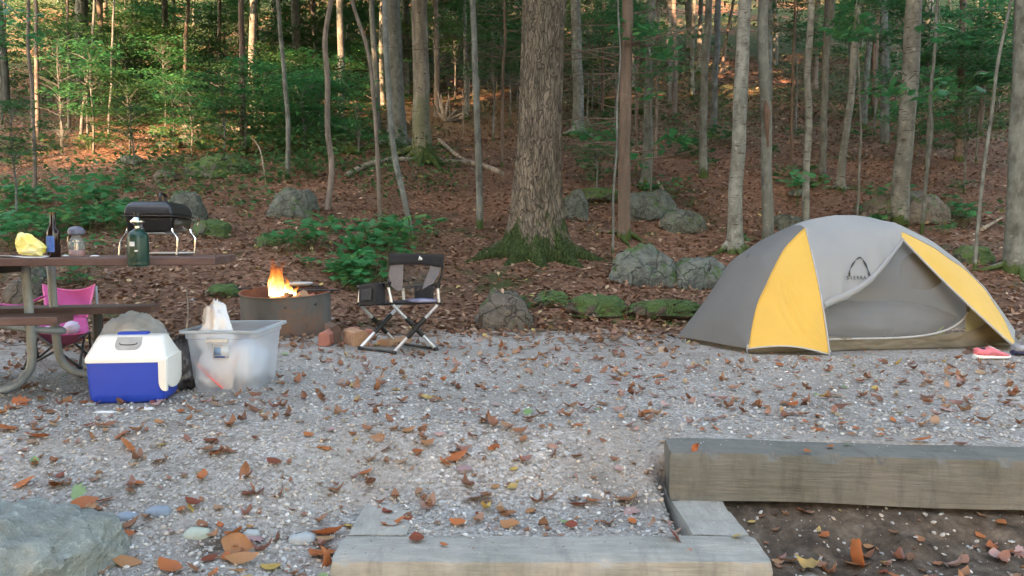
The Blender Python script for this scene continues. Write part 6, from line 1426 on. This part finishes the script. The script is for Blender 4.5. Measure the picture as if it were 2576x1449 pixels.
    flap = smoothpath(flap, 8); nf = len(flap)
    pe = inv(2244, 556)[0]
    def door(u, v):
        top = Sf(Aq.x+(pe-Aq.x)*u, 1.0); i = u*(nf-1); k = min(int(i), nf-2); bot = flap[k].lerp(flap[k+1], i-k)
        # follow the dome between ridge and flap edge
        tl = Sf(Aq.x+(pe-Aq.x)*u, 1-.5*v); base = top.lerp(bot, v); bulge = math.sin(math.pi*v)*.10*(1-.35*u); p = base+Vector((0, -.75, .66))*bulge
        if u < .2:
            # left edge is the seam down to the door corner
            vv = v*.66; sm = Sf(Aq.x, 1-(1-Aq.y)*min(1, v/.12)) if v < .12 else rline((v-.12)/.88*.66); p = sm.lerp(p, u/.2) if u > 0 else sm
        fold = math.sin(u*38+v*5)*.007*sstep(.45, .95, v)*sstep(.05, .35, u); p = p+Vector((0, -1, 0))*float(fold); return p
    mb = MB(); mb.grid(door, 56, 44); mb.build('door_panel', M['fly_grey'], root, flatang=60)
    mb = MB(); mb.tube([p+Vector((0, -.006, .004)) for p in flap], [.011+.006*noise.noise(p*14) for p in flap], 8); mb.build('rolled_flap', M['fly_grey'], root)
    # second layer of the bunched flap
    f2 = [flap[int(i)].lerp(door(min(1, i/(nf-1)), .84), .9)+Vector((0, -.022, 0)) for i in np.linspace(2, nf-2, 22)]; f1 = [flap[int(i)]+Vector((0, -.014, -.004)) for i in np.linspace(2, nf-2, 22)]
    mb = MB(); mb.grid(lambda u, v: f1[min(21, int(u*21))].lerp(f2[min(21, int(u*21))], v*.45)+Vector((0, -.012*math.sin(math.pi*v), 0)), 21, 5); mb.build('flap_fold', M['fly_grey'], root)
    # yellow strip on the right and the grey strip above it
    arc = curve([(2244, 575), (2329, 613), (2391, 652), (2457, 706), (2493, 750), (2528, 811), (2554, 862)], n)
    low0 = flap[-1]; lowE = PZ(2549, 871, gz+.03)
    def lowl(v): p = low0.lerp(lowE, v); return p+Vector((0, -.05*math.sin(math.pi*v), 0))+Vector((-.02, 0, -.02))*math.sin(math.pi*v)
    def arcp(v): i = v*n; k = min(int(i), n-1); c = arc[k].lerp(arc[k+1], i-k); return Sf(c.x, c.y)
    mb = MB(); mb.grid(lambda u, v: arcp(v).lerp(lowl(v), u)+Vector((0, -1, .3))*.02*math.sin(math.pi*u)*math.sin(math.pi*v), 14, 40); mb.build('side_panel', M['fly_yellow'], root, flatang=60, label='long narrow yellow panel right of the tent door')
    def strip(u, v): i = v*n; k = min(int(i), n-1); c = arc[k].lerp(arc[k+1], i-k); return Sf(c.x, c.y+(1-c.y)*u)
    mb = MB(); mb.grid(strip, 10, 40); pA = Sf(pe, 1.0)
    mb.build('ridge_panel', M['fly_grey'], root, flatang=60)
    mb = MB(); mb.grid(lambda u, v: flap[-1].lerp(arcp(0), u).lerp(Sf(pe, 1).lerp(Sf(arc[0].x, 1), u), v)+Vector((0, -.02, .01))*math.sin(math.pi*v), 5, 6); mb.build('ridge_gusset', M['fly_grey'], root)
    # trims
    def trim(pts, r=.006, name='seam', m='trim'): mb = MB(); mb.tube([p+Vector((0, -.005, 0)) for p in pts], r, 6); mb.build(name, M[m], root)
    trim([Sf(c.x, c.y) for c in poleL], .005, 'seam', 'fly_yellow'); trim([rline(i/30) for i in range(31)], .006); trim([lowl(i/30) for i in range(31)], .009); trim([yel(i/20, 1) for i in range(21)], .006)
    trim([arcp(i/30) for i in range(31)], .003)
    trim([Sf(poleL[-1].x*(1-i/12), poleL[-1].y)+Vector((0, 0, .0)) for i in range(13)], .005)
    # inner tent: net wall and tan tub floor, set back under the fly
    sh = .95
    def inn(p, q): 
        v = Sf(p, q); c = Sf(p, 1); c = Vector((c.x, c.y, gz)); return Vector((c.x+(v.x-c.x)*sh, c.y+(v.y-c.y)*sh, gz+(v.z-gz)*(sh-.03)))
    pa, pb_ = inv(2030, 700)[0], .965
    qf = .02
    mb = MB(); mb.grid(lambda u, v: inn(pa+(.80-pa)*u, qf+(1-qf)*v), 40, 22); mb.build('net_wall', M['net'], root, flatang=80)
    mb = MB(); mb.grid(lambda u, v: inn(.80+(pb_-.80)*u, qf+(1-qf)*v), 14, 22); mb.build('net_wall', M['net_yellow'], root, flatang=80, label='yellowish inner wall at the right end')
    def floorwall(u, v):
        p = .012+(.985-.012)*u; b0 = Sf(p, 0); b0 = b0+e2*.02; hh = (.115 if p < .8 else .115+.10*sstep(.8, .93, p)*sstep(1.0, .95, p)); hh = min(float(hh), (.5*Hs(s0L+(s1-s0L)*p)*min(1, p/.16)**.62)+.015); t = inn(p, qf); t = Vector((t.x, t.y-.012, gz+float(hh)+.02*math.sin(p*9)))
        w_ = b0.lerp(t, v); w_.z = gz-.005+(t.z-gz)*v
        return w_+Vector((0, -1, 0))*(.014*noise.noise(Vector((w_.x*7, v*2, 0)))+.010*noise.noise(Vector((w_.x*16, v*5, 0))))
    mb = MB(); mb.grid(floorwall, 90, 12); mb.build('floor_wall', M['tan_floor'], root, flatang=80)
    mb = MB(); ce = FL+e1*.6+e2*.4; mb.grid(lambda u, v: (lambda b0: Vector((b0.x+(ce.x-b0.x)*(.03+v*.10), b0.y+(ce.y-b0.y)*(.03+v*.10), gz-.005+.09*v)))(Sf(0, 2*u)), 16, 5); mb.build('floor_end', M['tan_floor'], root, flatang=80)
    mb = MB(); mb.grid(lambda u, v: Sf(.02+.96*u, 2*v)*1.0+Vector((0, 0, 0)), 2, 2) if False else mb.add([Sf(.02, 0), Sf(.5, 0), Sf(.97, 0), Sf(.97, 2), Sf(.5, 2), Sf(.02, 2)], [(0, 1, 2, 3, 4, 5)])
    for v in mb.v: v.z = gz+.012
    mb.build('floor', M['tan_floor'], root)
    # zip line of the door: along the top of the floor wall, then up round at the right
    zp = [(2066, 854), (2150, 852), (2250, 850), (2330, 843), (2390, 826), (2425, 800), (2437, 770), (2432, 745), (2418, 722)]
    Z = []
    for x, y in zp: pq = inv(x, y); v = inn(pq[0], max(qf*.9, pq[1])); d_ = v.y-.012; r = ray(x, y); Z.append(Vector((0, 0, EYE))+r*(d_/r.y))
    Z = smoothpath(Z, 6); mb = MB(); mb.tube(Z[:34], .0075, 8); mb.build('door_zip', M['trim'], root); mb = MB(); mb.tube(Z[33:], [.011]*(len(Z)-33), 8); mb.build('door_zip', M['dark_net'], root)
    # darker window shape on the far inner wall
    mb = MB(); cpt = P(2320, 690, 6.35); g = []
    for i in range(24): t = R(15*i); g.append(P(2322+58*math.cos(t), 678+52*math.sin(t)*(1 if math.sin(t) > 0 else .9), 6.28))
    mb.add(g, [tuple(range(24))]); mb.build('far_window', M['dark_net'], root, smooth=False, solid=.004)
    # poles, stakes and guy loops
    for p, lb in ((Bf, ''), (Stk, ''), (PZ(1724, 862, gz), ''), (lowE, '')):
        mb = MB(); mb.tube([p+Vector((.0, -.01, .03)), p+Vector((-.012, -.03, .004)), p+Vector((-.02, -.06, -.01))], .005, 6); mb.build('peg_loop', M['trim'], root)
        mb = MB(); s_ = p+Vector((-.02, -.06, 0)); mb.tube([s_+Vector((.006, .006, -.03)), s_+Vector((-.004, -.012, .028)), s_+Vector((-.014, -.012, .026))], .0035, 6); mb.build('tent_peg', M['galv'], root)
    # emblem on the door panel: tall peaked arch over a row of small letters
    def onface(x, y, off): 
        best = None
        for u in np.linspace(.3, 1, 40):
            for v in np.linspace(.3, 1, 40):
                w_ = door(float(u), float(v)); pp = proj(w_); e = (pp[0]-x)**2+(pp[1]-y)**2
                if best is None or e < best[0]: best = (e, w_)
        w_ = best[1]; r = ray(x, y); return Vector((0, 0, EYE))+r*((w_.y-off)/r.y)
    mk = plain('mark_dark', (.05, .055, .06), rough=.8)
    g = [onface(x, y, .012) for x, y in ((2137, 695), (2138, 680), (2146, 664), (2155, 652), (2166, 648), (2176, 662), (2184, 680), (2188, 694))]
    mb = MB(); mb.tube(smoothpath(g, 4), [.0045+.0025*math.sin(i) for i in range(29)], 6); em = mb.build('emblem', mk, root)
    for k, lt in enumerate('SIERRA'):
        if k > 5: break
        cu_ = bpy.data.curves.new('t', 'FONT'); cu_.body = lt; cu_.size = .040; cu_.extrude = .001; cu_.align_x = 'CENTER'; ob = bpy.data.objects.new('t', cu_); C.objects.link(ob)
        bpy.context.view_layer.update(); me = bpy.data.meshes.new_from_object(ob); bpy.data.objects.remove(ob)
        q = onface(2133+k*8.6, 703-0*k, .016); me.name = 'letter'; lo = bpy.data.objects.new('letter', me); C.objects.link(lo); me.materials.clear(); me.materials.append(mk); lo.parent = em; lo.location = q-wloc(em); lo.rotation_euler = (R(80), 0, R(12))
    # seen through the net
    b_ = FL+e1*.75+e2*.5; b_.z = gz+.02
    sb = crumpled('sleeping_bag', 'blue-grey sleeping bag lying inside the tent behind the mesh', b_+e1*.45-e2*.14, 1.6, .5, .33, plain('sleeping_bag', (.085, .10, .13), (.065, .08, .10), 5, .8), 51, cr=.06, cat='sleeping bag'); sb.rotation_euler = (0, 0, a)
    b_ = FL+e1*1.72+e2*.33; b_.z = gz+.03; crumpled('jacket', 'lime green jacket heaped at the right inside the tent', b_, .34, .24, .24, plain('lime', (.38, .48, .04), (.25, .40, .10), 7, .8), 52, cr=.25, cat='jacket', taper=.3)
    b_ = FL+e1*.42+e2*.22; b_.z = gz+.03; crumpled('towel', 'peach towel at the left inside the tent door', b_, .14, .12, .20, plain('peach_cloth', (.55, .30, .22), rough=.8), 53, cr=.2, cat='towel', taper=.4)
    return gz
GZ = tent()

# ================================================================ shoes by the tent
def shoe(o, ang, L, up, sole, label, lining):
    root = thing('sneaker', label, 'shoe', o); X_ = Vector((math.cos(ang), math.sin(ang), 0)); Y_ = Vector((-math.sin(ang), math.cos(ang), 0)); U = Vector((0, 0, 1)); n = 24
    def wid_(t): return L*(.135+.055*math.sin(math.pi*min(1, t*1.1))**.7+.03*math.sin(math.pi*max(0, (t-.45)/.55)))*(1 if t > .03 else .6)*(1-max(0, (t-.88)/.12)**2*.6)
    mb = MB(); vs = []; ts = np.linspace(0, 1, n)
    def ringp(t, zlo, zhi, k=12, inset=0):
        w_ = wid_(t)-inset; c = o+X_*(L*t); return [c+Y_*(w_*math.cos(2*math.pi*j/k))+U*((zlo+zhi)/2+(zhi-zlo)/2*math.sin(2*math.pi*j/k)) for j in range(k)]
    for t in ts: vs += ringp(t, .002+.012*max(0, t-.8)*3, .030+.010*(1-t)+.012*max(0, t-.8)*2)
    fs = [(i*12+j, i*12+(j+1) % 12, (i+1)*12+(j+1) % 12, (i+1)*12+j) for i in range(n-1) for j in range(12)]+[tuple(range(12)), tuple(reversed(range(n*12-12, n*12)))]
    mb.add(vs, fs); mb.build('sole', sole, root)
    hgt = lambda t: float(np.interp(t, [0, .05, .18, .30, .42, .55, .75, .9, 1], [.075, .088, .080, .074, .094, .078, .056, .046, .034]))
    mb = MB(); vs = []
    for t in ts: vs += ringp(t*.97+.012, .022, hgt(t), inset=.004)
    mb.add(vs, fs); mb.build('upper', up, root)
    mb = MB(); c = o+X_*(L*.20)+U*.074; q = X_.cross(U); mb.lathe([(0, -.01), (.022, 0), (.026, .008), (0, .010)], c, 14, (U+X_*.05)); mb.build('collar', lining, root)
    for k in range(4): t = .44+.07*k; c = o+X_*(L*t)+U*(hgt(t)-.002); mb = MB(); mb.tube([c-Y_*.018, c+U*.004, c+Y_*.018], .003, 5); mb.build('lace', sole, root)
o = PZ(2450, 903, GZ); o.z = tz(o.x, o.y)+.001
M['shoe_pink'] = plain('shoe_pink', (.62, .17, .19), (.52, .14, .20), 14, .7, .001); M['navy'] = plain('navy', (.03, .03, .08), rough=.8)
shoe(o, .06, .262, M['shoe_pink'], M['white_plastic'], 'pink running shoe with a white sole by the right tent corner', M['navy'])
o = PZ(2548, 893, GZ); o.z = tz(o.x, o.y)
shoe(o, .25, .27, plain('shoe_grey', (.08, .09, .14), (.40, .42, .46), 9, .6), M['navy'], 'dark blue and grey shoe cut off by the right edge', M['fabric_grey'])
